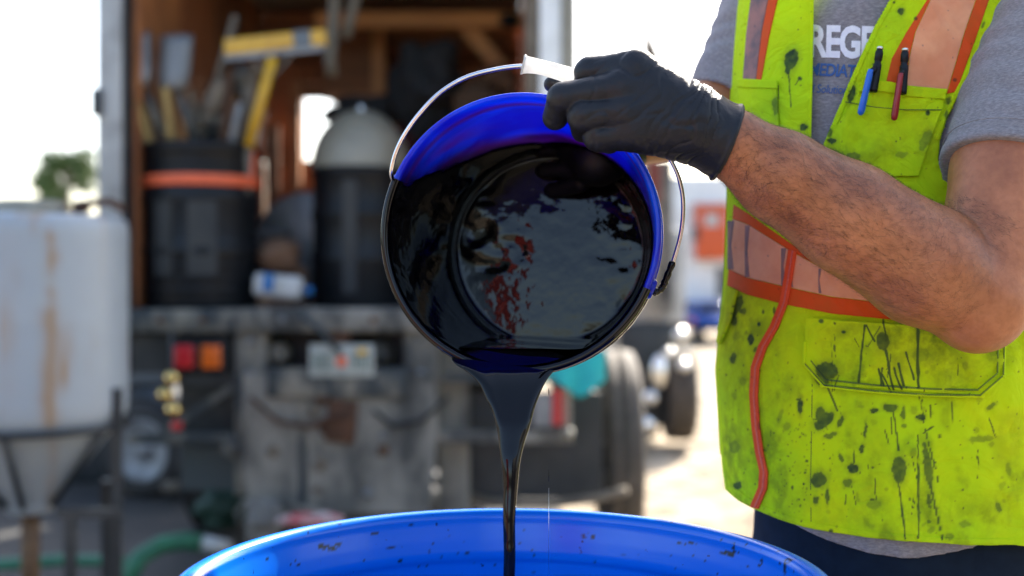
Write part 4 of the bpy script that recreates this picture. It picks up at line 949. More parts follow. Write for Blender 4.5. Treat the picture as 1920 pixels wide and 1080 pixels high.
def on_vest(px, py, off=.009, lift=0.0, fs=1.0):
    """first point of the vest surface seen along each line of sight of the reference view"""
    px = np.asarray(px, float)+0*np.asarray(py, float); py = np.asarray(py, float)+0*px; sh = px.shape; px = px.ravel(); py = py.ravel()
    lf = np.broadcast_to(lift, sh).ravel() if np.ndim(lift) else lift
    kx, kz = (px-960)/FPX, (HZ-py)/FPX; of = off+lf
    g = lambda y, f: y-F(kx*y, CAMZ+kz*y, of, f)
    lo = np.full(px.shape, 1.18); hi = np.full(px.shape, CY-.001); done = np.zeros(px.shape, bool)
    for y in np.linspace(1.19, CY-.001, 70):
        v = g(np.full(px.shape, y), 0) >= 0; nw = v & ~done; hi[nw] = y; done |= v; lo[~done] = y
    miss = ~done; hi = hi+.012; lo = lo-.012
    for _ in range(14):
        m_ = (lo+hi)/2; v = g(m_, fs) >= 0; hi = np.where(v, m_, hi); lo = np.where(v, lo, m_)
    y = np.where(miss, CY-.02, (lo+hi)/2); z = CAMZ+kz*y; x = kx*y
    xl = cxf(z)-(af(z)+of)*.9995; x = np.where(miss, xl, x)
    return np.stack([x, y, z], -1).reshape(sh+(3,))
# ---- body
mS, t, b = nm('tanned_skin')
n1 = noise(t, 14, 5, .6); n2 = noise(t, 120, 4, .6); n3 = noise(t, 400, 2)
r1 = ramp(t, n1.outputs[0], [(.33, (.30, .105, .042)), (.5, (.42, .155, .060)), (.67, (.50, .195, .080))])
r2 = ramp(t, n2.outputs[0], [(.35, (.80, .74, .70)), (.6, (1, 1, 1))])
mm = N_(t, 'ShaderNodeMix', data_type='RGBA', blend_type='MULTIPLY'); mm.inputs[0].default_value = .7
t.links.new(r1.outputs[0], mm.inputs[6]); t.links.new(r2.outputs[0], mm.inputs[7]); t.links.new(mm.outputs[2], b.inputs['Base Color'])
b.inputs['Roughness'].default_value = .48; b.inputs['Subsurface Weight'].default_value = .12; b.inputs['Subsurface Radius'].default_value = (.012, .004, .002); b.inputs['Subsurface Scale'].default_value = .6
ad = N_(t, 'ShaderNodeMath', operation='MULTIPLY_ADD'); t.links.new(n3.outputs[0], ad.inputs[0]); ad.inputs[1].default_value = .4; t.links.new(n2.outputs[0], ad.inputs[2])
bump(t, b, ad.outputs[0], .35, .0012); M['skin'] = mS
SH_L = np.array(W(2030, -45, 1.335)); HEM = np.array(W(1902, 320, 1.222)); EL = np.array(W(1838, 560, 1.175))
ARM = [(1735, 500, 1.172, .0615), (1590, 408, 1.165, .0555), (1462, 330, 1.156, .0455), (1372, 270, 1.148, .0335)]
SH_R = np.array([.345, 1.52, 1.875]); EL_R = np.array(W(1384, 205, 1.52)); WR_R = np.array(W(1200, 262, 1.455)); HD_R = np.array(W(1120, 300, 1.44))
def f_hand(P, g=0.0, k=.011):
    """left fist round the grip; g grows every radius"""
    c = lambda a, b_: cap(P, np.array(W(*a[:3])), np.array(W(*b_[:3])), a[3]*a[2]/FPX+g, b_[3]*b_[2]/FPX+g)
    palm = c((1385, 278, 1.148, 62), (1300, 232, 1.146, 62))
    for a, b_ in (((1300, 208, 1.142, 48), (1192, 130, 1.135, 36)), ((1300, 215, 1.138, 48), (1168, 165, 1.130, 34)), ((1300, 240, 1.138, 48), (1172, 212, 1.128, 34)), ((1300, 255, 1.142, 50), (1190, 250, 1.132, 37)), ((1260, 230, 1.155, 48), (1190, 200, 1.16, 42))):
        palm = smin(palm, c(a, b_), .014)
    idx = smin(c((1192, 130, 1.135, 35), (1106, 136, 1.152, 29)), c((1106, 136, 1.152, 28), (1096, 168, 1.178, 22)), .004)
    mid = smin(c((1168, 165, 1.130, 33), (1056, 184, 1.136, 29)), c((1056, 184, 1.136, 29), (1041, 220, 1.156, 24)), .004)
    rin = smin(c((1172, 212, 1.128, 33), (1095, 218, 1.130, 31)), c((1095, 218, 1.130, 31), (1094, 244, 1.152, 24)), .004)
    pin = smin(c((1190, 250, 1.132, 33), (1122, 256, 1.134, 28)), c((1122, 256, 1.134, 28), (1142, 266, 1.156, 22)), .004)
    th = smin(c((1215, 200, 1.165, 30), (1110, 176, 1.200, 21)), c((1110, 176, 1.200, 21), (1034, 158, 1.207, 15)), .006)
    r = smin(mid, idx, .0012); r = smin(r, rin, .0012); r = smin(r, pin, .0012)
    r = smin(palm, r, .0065); return smin(r, th, .006)
def f_hand_r(P, g=0.0):
    w0 = WR_R; h = HD_R
    r = smin(cap(P, w0, h, .030+g, .034+g), cap(P, w0*.5+h*.5, h+np.array([-.02, .02, .02]), .034+g, .030+g), .01)
    for i, (dz, L) in enumerate(((.045, .075), (.018, .085), (-.010, .080), (-.036, .062))):
        k0 = h+np.array([-.02, .012, dz*.8]); k1 = k0+np.array([-L*.55, .03, dz*.2]); k2 = k1+np.array([-L*.2, L*.45, 0])
        f = smin(cap(P, k0, k1, .0115+g, .0105+g), cap(P, k1, k2, .0105+g, .009+g), .003); r = smin(r, f, .004)
    t0 = h+np.array([0, .01, .03]); return smin(r, smin(cap(P, t0, t0+np.array([-.02, -.0, .045]), .014+g, .012+g), cap(P, t0+np.array([-.02, 0, .045]), t0+np.array([-.05, .02, .06]), .012+g, .009+g), .003), .006)
def f_torso(P, off=0.0, fs=0.0):
    x, y, z = P[:, 0], P[:, 1], P[:, 2]; o = off+(fs*fold(x, z)*(y < CY) if fs else 0)
    u = np.abs(x-cxf(z))/(af(z)+off); v = np.abs(y-CY)/(bf_(z)+o); k = (u**2.4+v**2.22)**(1/2.3)
    d = (k-1)*.13
    top = z-(1.93-.35*np.abs(x-.49)+off); d = smin(d, d, .001); d = -smin(-d, -top, .05); return d
def f_armL(P, g=0.0):
    r = smin(cap(P, SH_L, HEM, .070+g, .0640+g), cap(P, HEM, EL, .0640+g, .0500+g), .01)
    pts = [np.array(W(*q[:3])) for q in ARM]
    fa = cap(P, EL, pts[0], .048+g, ARM[0][3]+g)
    for i in range(3): fa = smin(fa, cap(P, pts[i], pts[i+1], ARM[i][3]+g, ARM[i+1][3]+g), .01)
    fa = smin(fa, cap(P, pts[3], np.array(W(1330, 248, 1.146)), .0335+g, .030+g), .01)
    r = smin(r, fa, .007)
    r = smin(r, ell(P, W(1826, 604, 1.178), (.027+g, .024+g, .024+g)), .03)
    return r
def f_armR(P, g=0.0):
    return smin(cap(P, SH_R, EL_R, .062+g, .054+g), cap(P, EL_R, WR_R, .058+g, .033+g), .012)
HC = np.array([.455, 1.43, 2.10])
def f_body(P):
    d = np.maximum(f_torso(P, -.014), 1.27-P[:, 2]); d = smin(d, ell(P, (.49, 1.45, 1.22), (.15, .13, .17)), .02)
    d = smin(d, smin(f_armL(P), f_hand(P, -.0035), .006), .02)
    d = smin(d, smin(f_armR(P), f_hand_r(P, -.003), .006), .02)
    d = smin(d, cap(P, (.485, 1.47, 1.86), (.46, 1.445, 2.03), .062, .056), .03)
    hd = ell(P, HC, (.076, .096, .115)); hd = smin(hd, ell(P, HC+[-.012, -.03, -.055], (.055, .062, .062)), .03)
    fwd = np.array([-.35, -.93, 0]); sd_ = np.array([.93, -.35, 0])
    hd = smin(hd, cap(P, HC+fwd*.090+[0, 0, .012], HC+fwd*.112+[0, 0, -.026], .009, .014), .012)
    for s in (-1, 1):
        hd = smin(hd, ell(P, HC+sd_*s*.079+[0, 0, -.005], (.012, .018, .030)), .008)
        hd = -smin(-hd, ell(P, HC+sd_*s*.032+fwd*.094+[0, 0, .012], (.015, .013, .010)), .01)
    hd = smin(hd, cap(P, HC+fwd*.091-sd_*.020+[0, 0, -.058], HC+fwd*.091+sd_*.020+[0, 0, -.058], .007, .007), .008)
    d = smin(d, hd, .02)
    for s in (-1, 1):
        h = np.array([.475+.085*s, 1.45, 1.18]); k = np.array([.47+.11*s, 1.42, .84]); a = np.array([.465+.12*s, 1.46, .46])
        d = smin(d, smin(cap(P, h, k, .080, .055), cap(P, k, a, .055, .036), .02), .03)
        d = smin(d, cap(P, a+[0, 0, -.03], a+[-.02, -.13, -.04], .034, .028), .02)
    return d
V, Fc = surface_nets(f_body, (-.05, 1.02, .38), (.86, 1.70, 2.25), .0045)
body = mesh_np('person', V, Fc, mS)
tag(body, 'worker in a stained lime safety vest tipping the blue bucket with a black gloved hand', 'person')
bodyV, bodyN = V, vnormals(V, Fc)
# ---- t shirt
mT, t, b = nm('heather_grey_jersey'); b.inputs['Roughness'].default_value = .92
c_ = N_(t, 'ShaderNodeTexCoord'); mp = N_(t, 'ShaderNodeMapping'); mp.inputs['Scale'].default_value = (1, 1, 3.2); mp.inputs['Rotation'].default_value = (0, .35, 0); t.links.new(c_.outputs['Object'], mp.inputs[0])
n1 = noise(t, 190, 3, .7, mp.outputs[0]); n2 = noise(t, 900, 2, .6)
r1 = ramp(t, n1.outputs[0], [(.32, (.155, .145, .15)), (.5, (.215, .20, .20)), (.66, (.29, .27, .27))]); t.links.new(r1.outputs[0], b.inputs['Base Color'])
bump(t, b, n2.outputs[0], .15, .0005); b.inputs['Sheen Weight'].default_value = .2
def f_shirt(P):
    d = f_torso(P, 0.0, .8)
    z = P[:, 2]; hemz = 1.220+2.1*(P[:, 0]-.45)**2; d = np.maximum(d, hemz-z)
    ax = (EL-HEM)/np.linalg.norm(EL-HEM); wr = .0011*np.sin((P@ax)*150+3*vnoise(P[:, 0]*18, P[:, 2]*18))*1+.004*fbm(P[:, 0]*14, P[:, 1]*14, P[:, 2]*14, 31, 2)
    sl = np.maximum(cap(P, SH_L, HEM+ax*.03, .083, .0765)+wr, (P-HEM)@ax-.004)
    d = smin(d, sl, .02)
    axr = (EL_R-SH_R)/np.linalg.norm(EL_R-SH_R); d = smin(d, np.maximum(cap(P, SH_R, EL_R, .075, .070)+wr, (P-EL_R)@axr+.012), .02)
    d = np.maximum(d, -(np.sqrt((P[:, 0]-.475)**2+(P[:, 1]-1.45)**2)-.078)*1.0 if False else d)
    return d
V, Fc = surface_nets(f_shirt, (.17, 1.10, 1.19), (.86, 1.70, 2.0), .0038)
shirt = mesh_np('t_shirt', V, Fc, mT, body)
# hem stitching line on the sleeve
ax = (EL-HEM)/np.linalg.norm(EL-HEM); u_ = np.cross(ax, [0, 0, 1]); u_ /= np.linalg.norm(u_); v_ = np.cross(ax, u_)
mb = MB()
mb.tube([HEM-ax*.016+(u_*math.cos(a)+v_*math.sin(a))*.0775 for a in np.linspace(0, 2*PI, 60)], .0007, 5, False); mb.build('hem_stitch', mT, shirt)
# lettering
def letters(txt, px, py, hpx, m_, off, name, shear=0.0, roll=0.0, wid=1.0, offx=.0):
    cu = bpy.data.curves.new(name, 'FONT'); cu.body = txt; cu.size = 1; cu.offset = off; cu.shear = shear; cu.resolution_u = 3; cu.space_character = .92
    ob = bpy.data.objects.new('tmp', cu); COL.objects.link(ob); dg = bpy.context.evaluated_depsgraph_get(); me = bpy.data.meshes.new_from_object(ob.evaluated_get(dg))
    bpy.data.objects.remove(ob); v = np.array([q.co[:] for q in me.vertices]); s = hpx/.70
    x = px+v[:, 0]*s*wid; y = py-v[:, 1]*s; cr_, sr = math.cos(roll), math.sin(roll); X = px+(x-px)*cr_-(y-py)*sr; Y = py+(x-px)*sr+(y-py)*cr_
    yv = np.full(len(v), 1.29)
    for _ in range(30):
        wx = (X-960)/FPX*yv; wz = CAMZ+(HZ-Y)/FPX*yv; yv = .5*yv+.5*(F(wx, wz, 0, .8)-.0016)
    co = np.stack([(X-960)/FPX*yv, yv, CAMZ+(HZ-Y)/FPX*yv], -1); me.vertices.foreach_set('co', co.astype(np.float32).ravel()); me.update(); me.materials.clear(); me.materials.append(m_)
    o = link(name, me, shirt); return o
mP1 = simple('white_shirt_print', (.80, .80, .80), (.72, .71, .75), 200, .7); mP2 = simple('blue_shirt_print', (.03, .13, .42), (.05, .16, .42), 220, .7)
letters('REGEN', 1514, 104, 57, mP1, .035, 'printed_word', .0, .03, .70)
letters('REMEDIATIVE', 1488, 139, 23, mP2, .02, 'printed_word', .12, .05, .80)
letters('and Solutions', 1500, 172, 16, mP2, .0, 'printed_word', .15, .05, .85)
# ---- trousers, boots, hair
mN = simple('navy_work_trousers', (.004, .014, .032), (.007, .020, .042), 60, .9, bs=.2, spec=.2)
def f_tr(P):
    x, y, z = P[:, 0], P[:, 1], P[:, 2]
    d = np.maximum(((np.abs(x-.492)/.180)**2.3+(np.abs(y-1.45)/.150)**2.2)**(1/2.25)*.13-.13, 1.02-z)+.002*np.sin(x*40+z*20)
    for s in (-1, 1):
        h = np.array([.475+.085*s, 1.45, 1.12]); k = np.array([.47+.11*s, 1.42, .84]); a = np.array([.465+.12*s, 1.46, .46])
        d = smin(d, smin(cap(P, h, k, .096, .074), cap(P, k, a, .074, .058), .02), .03)
    return np.maximum(d+.003*fbm(x*12, y*12, z*8, 3, 2), z-1.285)
V, Fc = surface_nets(f_tr, (.2, 1.2, .38), (.75, 1.7, 1.30), .007); mesh_np('trousers', V, Fc, mN, body)
for s in (-1, 1):
    a = np.array([.465+.12*s, 1.46, .43])
    V, Fc = surface_nets(lambda P: np.maximum(smin(cap(P, a+[0, 0, .06], a, .052, .050), cap(P, a+[0, .02, -.01], a+[-.02, -.15, -.012], .044, .040), .02), .385-P[:, 2]), a-[.12, .25, .06], a+[.1, .1, .13], .006)
    mesh_np('boot', V, Fc, simple('brown_boot_leather', (.10, .06, .03), (.07, .04, .02), 20, .6), body)
V, Fc = surface_nets(lambda P: np.maximum(np.maximum(ell(P, HC+[.008, .012, .012], (.084, .104, .118))+.003*fbm(P[:, 0]*60, P[:, 1]*60, P[:, 2]*60, 3, 2), -(P[:, 2]-HC[2]+.045)+0), -((P[:, 1]-HC[1])+.066+(P[:, 2]-HC[2]-.09)*-.6)), HC-.14, HC+.15, .006)
mesh_np('hair', V, Fc, simple('brown_hair', (.06, .035, .02), (.03, .018, .01), 90, .6), body)
_f = np.array([-.35, -.93, 0]); _s = np.array([.93, -.35, 0]); mEye = simple('eye_white', (.8, .78, .75), None, 30, .2); mIr = simple('dark_iris', (.05, .03, .02), None, 30, .2)
for s in (-1, 1):
    c = HC+_s*s*.032+_f*.079+[0, 0, .012]; e_ = MB().lathe([(.0125*math.sin(a*PI/12), -.0125*math.cos(a*PI/12)) for a in range(13)], c, _f, 18).build('eye', mEye, body)
    MB().lathe([(0, .0131), (.004, .0128), (.0055, .0118)], c, _f, 16).build('iris', mIr, e_)
    MB().tube([c+_f*.018+_s*k*.009+np.array([0, 0, .021-.0035*k*k*.4]) for k in (-2, -1, 0, 1, 2)], [.0015, .003, .003, .003, .0015], 8).build('eyebrow', bpy.data.materials['brown_hair'], body)
# ---- gloves
mG, t, b = nm('black_nitrile_glove'); n1 = noise(t, 10, 4); n2 = noise(t, 260, 3, .6); n3 = noise(t, 55, 4, .65, None, .8)
r1 = ramp(t, n1.outputs[0], [(.35, (.006, .0072, .011)), (.65, (.011, .012, .0145))]); t.links.new(r1.outputs[0], b.inputs['Base Color'])
b.inputs['Roughness'].default_value = .5; b.inputs['Specular IOR Level'].default_value = .34
ad = N_(t, 'ShaderNodeMath', operation='MULTIPLY_ADD'); t.links.new(n3.outputs[0], ad.inputs[0]); ad.inputs[1].default_value = 3.0; t.links.new(n2.outputs[0], ad.inputs[2]); bump(t, b, ad.outputs[0], .28, .0012)
CUT = np.array(W(1367, 268, 1.148)); CN = np.array([.93, .0, -.36]); CN /= np.linalg.norm(CN)
def f_glove(P):
    d = f_hand(P)
    c_ = lambda a, b_: cap(P, np.array(W(*a[:3])), np.array(W(*b_[:3])), a[3], b_[3])
    d = smin(d, c_((1462, 330, 1.156, .0475), (1372, 270, 1.148, .0358)), .01); d = smin(d, c_((1372, 270, 1.148, .0358), (1300, 236, 1.144, .034)), .012)
    return np.maximum(d, (P-CUT)@CN)
V, Fc = surface_nets(f_glove, (.02, 1.05, 1.60), (.26, 1.26, 1.80), .00135)
n = vnormals(V, Fc); x, y = PX(V)
s = (x*.93+y*.36); c = (-x*.36+y*.93)
amt = sstep(1185, 1270, x)
q = s/15+1.6*vnoise(s/60, c/45, 0, 3)+c*.012
wr = -np.clip(1-np.abs(vnoise(q, c/95, 0, 9))*5.5, 0, 1)*.0015-np.clip(1-np.abs(vnoise(q*.55+7, c/70, 0, 5))*4.5, 0, 1)*.0011+.0008*vnoise(q*.5, c/60, 0, 8)
wr2 = -np.clip(1-np.abs(vnoise((x*.8+y)/34, (y*.8-x)/85, 0, 6))*5, 0, 1)*.0009*(1-amt)*sstep(1050, 1110, x)
cuff = .0016*np.exp(-(((V-CUT)@CN+.003)/.0022)**2)+.0015*vnoise(c/14, s/60, 0, 2)*sstep(1330, 1385, s*.93+0*c)*.5
V = V+n*(wr*amt+wr2+cuff+.0006*fbm(V[:, 0]*90, V[:, 1]*90, V[:, 2]*90, 4, 2))[:, None]
gl = mesh_np('glove', V, Fc, mG, body); gl['label'] = 'black nitrile glove gripping the bucket handle, wrinkled at the wrist'
V, Fc = surface_nets(lambda P: np.maximum(f_hand_r(P), (P-(WR_R+(EL_R-WR_R)*.12))@((EL_R-WR_R)/np.linalg.norm(EL_R-WR_R))), (-.02, 1.36, 1.58), (.24, 1.60, 1.80), .003)
mesh_np('glove', V, Fc, mG, body)
# ---- vest
mV, t, b = nm('lime_vest_fabric'); b.inputs['Roughness'].default_value = .85; b.inputs['Specular IOR Level'].default_value = .2
n1 = noise(t, 7, 5, .6); n2 = noise(t, 45, 5, .65); wv = noise(t, 1300, 2)
base = ramp(t, n1.outputs[0], [(.35, (.52, .80, .006)), (.55, (.62, .83, .004)), (.7, (.70, .82, .003))])
gr = N_(t, 'ShaderNodeAttribute'); gr.attribute_name = 'grime'; st = N_(t, 'ShaderNodeAttribute'); st.attribute_name = 'stain'
mt_ = N_(t, 'ShaderNodeMath', operation='MULTIPLY'); r2 = ramp(t, n2.outputs[0], [(.34, (.12,)*3), (.60, (1,)*3)]); t.links.new(gr.outputs['Fac'], mt_.inputs[0]); t.links.new(r2.outputs[0], mt_.inputs[1])
col = mix(t, mt_.outputs[0], base.outputs[0], (.09, .15, .014)); col = mix(t, st.outputs['Fac'], col, (.028, .062, .026)); t.links.new(col, b.inputs['Base Color'])
n5 = noise(t, 16, 3, .5, None, 2.2); ab = N_(t, 'ShaderNodeMath', operation='SUBTRACT'); t.links.new(n5.outputs[0], ab.inputs[0]); ab.inputs[1].default_value = .5
ab2 = N_(t, 'ShaderNodeMath', operation='ABSOLUTE'); t.links.new(ab.outputs[0], ab2.inputs[0]); bb = N_(t, 'ShaderNodeBump'); bb.inputs['Strength'].default_value = .55; bb.inputs['Distance'].default_value = .012; t.links.new(ab2.outputs[0], bb.inputs['Height'])
hh_ = N_(t, 'ShaderNodeMath', operation='MULTIPLY_ADD'); t.links.new(n2.outputs[0], hh_.inputs[0]); hh_.inputs[1].default_value = 2.5; t.links.new(wv.outputs[0], hh_.inputs[2]); fb = bump(t, b, hh_.outputs[0], .45, .0018); t.links.new(bb.outputs[0], fb.inputs['Normal'])
tl = N_(t, 'ShaderNodeBsdfTranslucent'); t.links.new(col, tl.inputs[0]); ms = N_(t, 'ShaderNodeMixShader'); ms.inputs[0].default_value = .12
out = [q for q in t.nodes if q.type == 'OUTPUT_MATERIAL'][0]; t.links.new(b.outputs[0], ms.inputs[1]); t.links.new(tl.outputs[0], ms.inputs[2]); t.links.new(ms.outputs[0], out.inputs[0])
BLOBS = [(1485, 112, 13, 20, .3, 1), (1478, 132, 6, 10, 0, 1), (1507, 238, 8, 7, 0, 1), (1560, 263, 9, 6, 0, 1), (1501, 148, 5, 4, .5, 1), (1597, 178, 6, 18, .25, 1), (1555, 248, 6, 8, 0, .8), (1690, 22, 7, 8, 0, 1), (1717, 35, 4, 4, 0, 1), (1676, 5, 3, 3, 0, 1), (1739, 212, 5, 6, 0, 1), (1455, 200, 6, 18, 0, .7), (1600, 292, 14, 7, 0, .7), (1570, 288, 10, 6, .4, .7), (1735, 262, 9, 22, .4, .6), (1690, 290, 12, 6, 0, .5),
         (1778, 190, 5, 9, .3, .9), (1790, 150, 5, 4, 0, .9), (1845, 92, 5, 4, 0, .9), (1862, 70, 3, 3, 0, .9), (1775, 235, 5, 4, 0, .8), (1774, 215, 4, 10, 0, .8), (1842, 48, 3, 8, .4, .8),
         (1385, 575, 8, 24, .4, .9), (1378, 600, 7, 10, 0, .9), (1425, 608, 4, 5, 0, 1), (1410, 637, 5, 10, 0, 1), (1377, 672, 6, 10, .3, .9), (1394, 584, 7, 6, 0, .8), (1433, 585, 3, 5, 0, .9), (1453, 582, 3, 8, 0, .9), (1418, 655, 3, 6, .4, .8),
         (1550, 695, 22, 16, 0, .95), (1540, 712, 16, 12, .8, .9), (1655, 640, 12, 17, 0, .9), (1582, 622, 5, 4, 0, 1), (1565, 652, 3, 8, 0, .8), (1725, 665, 18, 14, 0, .35), (1860, 660, 8, 10, 0, .4), (1540, 603, 6, 5, 0, .9), (1566, 606, 3, 3, 0, 1),
         (1501, 760, 5, 16, 0, 1), (1500, 750, 8, 3, .3, .9), (1545, 788, 22, 12, -.7, .95), (1538, 775, 10, 14, 0, .9), (1556, 816, 12, 5, -.3, .8), (1576, 790, 5, 12, .5, .9), (1640, 770, 8, 5, 0, 1), (1668, 764, 13, 8, 0, .9), (1692, 775, 4, 12, 0, .8), (1694, 798, 6, 5, 0, .7), (1725, 782, 9, 7, .4, 1), (1623, 805, 2.5, 16, .1, .9), (1617, 840, 4, 8, .1, .95), (1577, 857, 4, 9, -.3, .8), (1601, 850, 2, 7, 0, .8), (1600, 878, 11, 9, 0, 1), (1637, 876, 3, 2.5, 0, 1), (1590, 905, 8, 9, .6, .75), (1685, 880, 13, 26, 0, .9), (1738, 870, 8, 45, -.14, .85), (1741, 938, 4, 14, -.1, .85), (1535, 900, 16, 14, -.6, .95), (1531, 938, 4, 8, 0, .9), (1551, 930, 4, 16, 0, .85), (1513, 864, 3.5, 3, 0, 1), (1508, 907, 2.5, 3, 0, 1), (1487, 913, 3, 4, 0, .9), (1385, 910, 9, 7, 0, .95), (1380, 837, 10, 12, 0, .55), (1636, 936, 6, 3, 0, .9), (1741, 977, 5, 4, 0, .7), (1558, 995, 5, 4, 0, .9), (1805, 952, 2.5, 2.5, 0, .9), (1804, 918, 2.5, 3, 0, .8), (1760, 818, 3, 4, 0, .9), (1857, 762, 10, 5, -.6, .7), (1889, 880, 5, 12, 0, .5), (1870, 950, 5, 10, -.3, .7), (1780, 1005, 8, 7, 0, .6), (1638, 945, 14, 10, 0, .45), (1808, 982, 12, 6, 0, .5), (1840, 822, 24, 6, -.1, .55), (1478, 800, 7, 9, .5, .45), (1465, 780, 4, 14, .3, .4), (1705, 935, 2.5, 5, 0, .7), (1420, 985, 3, 3, 0, .8), (1424, 798, 2.2, 10, 0, .9), (1447, 812, 2, 8, 0, .6)]
DRIPS = [(1480, 140, 1484, 200, 1.3), (1492, 160, 1500, 148, 1.2), (1622, 610, 1610, 716, 2.2), (1625, 610, 1640, 640, 2.0), (1655, 600, 1660, 640, 2.5), (1660, 655, 1675, 730, 2.6), (1648, 690, 1657, 722, 2.0), (1655, 690, 1652, 722, 2.2), (1683, 682, 1694, 722, 2.2), (1697, 660, 1712, 712, 2.2), (1676, 690, 1690, 728, 2.2), (1720, 612, 1720, 726, 3.4), (1674, 770, 1685, 845, 1.6), (1683, 900, 1697, 1010, 2.0), (1720, 815, 1721, 1008, 1.7), (1734, 805, 1752, 878, 1.7), (1742, 905, 1766, 1010, 1.9), (1541, 700, 1570, 770, 1.8), (1730, 812, 1748, 800, 1.5), (1601, 850, 1601, 868, 1.2), (1655, 700, 1670, 735, 1.6), (1650, 612, 1628, 650, 1.0)]
rng = np.random.default_rng(12)
for i in range(260):
    xx, yy = rng.uniform(1350, 1910), rng.uniform(0, 1015); BLOBS.append((xx, yy, rng.uniform(.7, 2.0), rng.uniform(.8, 2.8), 0, rng.uniform(.5, .95)))
for i in range(26):
    xx, yy = rng.uniform(1500, 1880), rng.uniform(620, 930); DRIPS.append((xx, yy, xx+rng.normal(4, 5), yy+rng.uniform(14, 60), rng.uniform(.5, 1.1)))
for i in range(40):
    xx, yy = rng.uniform(1370, 1900), rng.uniform(620, 1000); BLOBS.append((xx, yy, rng.uniform(3, 7), rng.uniform(2, 10), rng.uniform(-1, 1), rng.uniform(.2, .45)))
for i in range(110):
    xx, yy = rng.normal(1490, 40), rng.uniform(760, 990); BLOBS.append((xx, yy, rng.uniform(.8, 2.6), rng.uniform(.8, 3.2), rng.uniform(-1, 1), rng.uniform(.4, .9)))
def stains(px, py):
    px = np.asarray(px, float).ravel(); py = np.asarray(py, float).ravel(); s = np.zeros(len(px))
    nx = px+2.2*vnoise(px/7, py/7, 0, 1)+1.0*vnoise(px/3, py/3, 0, 2); ny = py+2.2*vnoise(px/7, py/7, 0, 3)+1.0*vnoise(px/3, py/3, 0, 4)
    for (cx, cy, rx, ry, ro, am) in BLOBS:
        R = max(rx, ry)*1.5+3; k = np.nonzero((np.abs(px-cx) < R) & (np.abs(py-cy) < R))[0]
        if len(k) == 0: continue
        big = rx*ry > 30
        X = (nx if big else px)[k]-cx; Y = (ny if big else py)[k]-cy; c, s_ = math.cos(ro), math.sin(ro); d = np.sqrt(((X*c+Y*s_)/rx)**2+((-X*s_+Y*c)/ry)**2)
        s[k] = np.maximum(s[k], am*.92*sstep(1.10, .88 if big else .6, d)*(1+.10*vnoise(px[k]/6, py[k]/6, 0, 9))); s[k] = np.maximum(s[k], (.28*am if big else 0)*sstep(1.9, .9, d))
    for (x0, y0, x1, y1, w_) in DRIPS:
        k = np.nonzero((px > min(x0, x1)-8) & (px < max(x0, x1)+8) & (py > min(y0, y1)-8) & (py < max(y0, y1)+8))[0]
        if len(k) == 0: continue
        dx, dy = x1-x0, y1-y0; L2 = dx*dx+dy*dy; X = px[k]+.9*vnoise(py[k]/13, px[k]/40, 0, 6); tt = np.clip(((X-x0)*dx+(py[k]-y0)*dy)/L2, 0, 1)
        d = np.hypot(X-x0-tt*dx, py[k]-y0-tt*dy)/(w_*(1.0+.35*vnoise(py[k]/12, 0*py[k], 0, int(x0))))
        s[k] = np.maximum(s[k], .9*sstep(1.3, .6, d))
    return s
def grime(px, py):
    g = .35*sstep(-.15, .5, fbm(px/70, py/90, 0, 41, 3))+.55*sstep(560, 700, py)*sstep(0, .45, fbm(px/34, py/60, 0, 45, 4))
    g += .7*np.exp(-((py-290)/34)**2)*sstep(1700, 1600, px)+.75*np.exp(-(((px-1738)/26)**2+((py-260)/40)**2))+.35*sstep(1530, 1430, px)*sstep(500, 640, py)
    g += .5*np.exp(-((px-1378)/26)**2)*sstep(700, 840, py)+.5*np.exp(-((px-1790)/120)**2-((py-960)/36)**2)+.45*np.exp(-((px-1780)/90)**2-((py-625)/24)**2)
    g += .38*sstep(1515, 1560, px)*sstep(1890, 1850, px)*sstep(600, 620, py)*sstep(735, 700, py)
    return np.clip(g*.66, 0, 1)
hx = np.array([1352, 1360, 1378, 1400, 1430, 1470, 1530, 1600, 1700, 1800, 1900, 2000]); hy = np.array([878, 900, 925, 943, 958, 975, 992, 1003, 1014, 1020, 1021, 1022])
HP = on_vest(hx, hy)
def hemz(x): return np.interp(x, HP[:, 0], HP[:, 2])
eLx = lambda py: np.interp(py, [-400, 0, 150, 262, 330], [1540, 1526, 1524, 1521, 1520])
eRx = lambda py: np.interp(py, [-400, -100, 0, 50, 100, 150, 200, 262, 300, 330], [1920, 1742, 1668, 1640, 1616, 1594, 1574, 1548, 1532, 1521])
aRx = lambda py: np.interp(py, [-400, -60, 0, 60, 120, 180, 230, 262, 300, 345, 400], [2200, 1975, 1922, 1868, 1830, 1796, 1772, 1762, 1758, 1790, 1950])
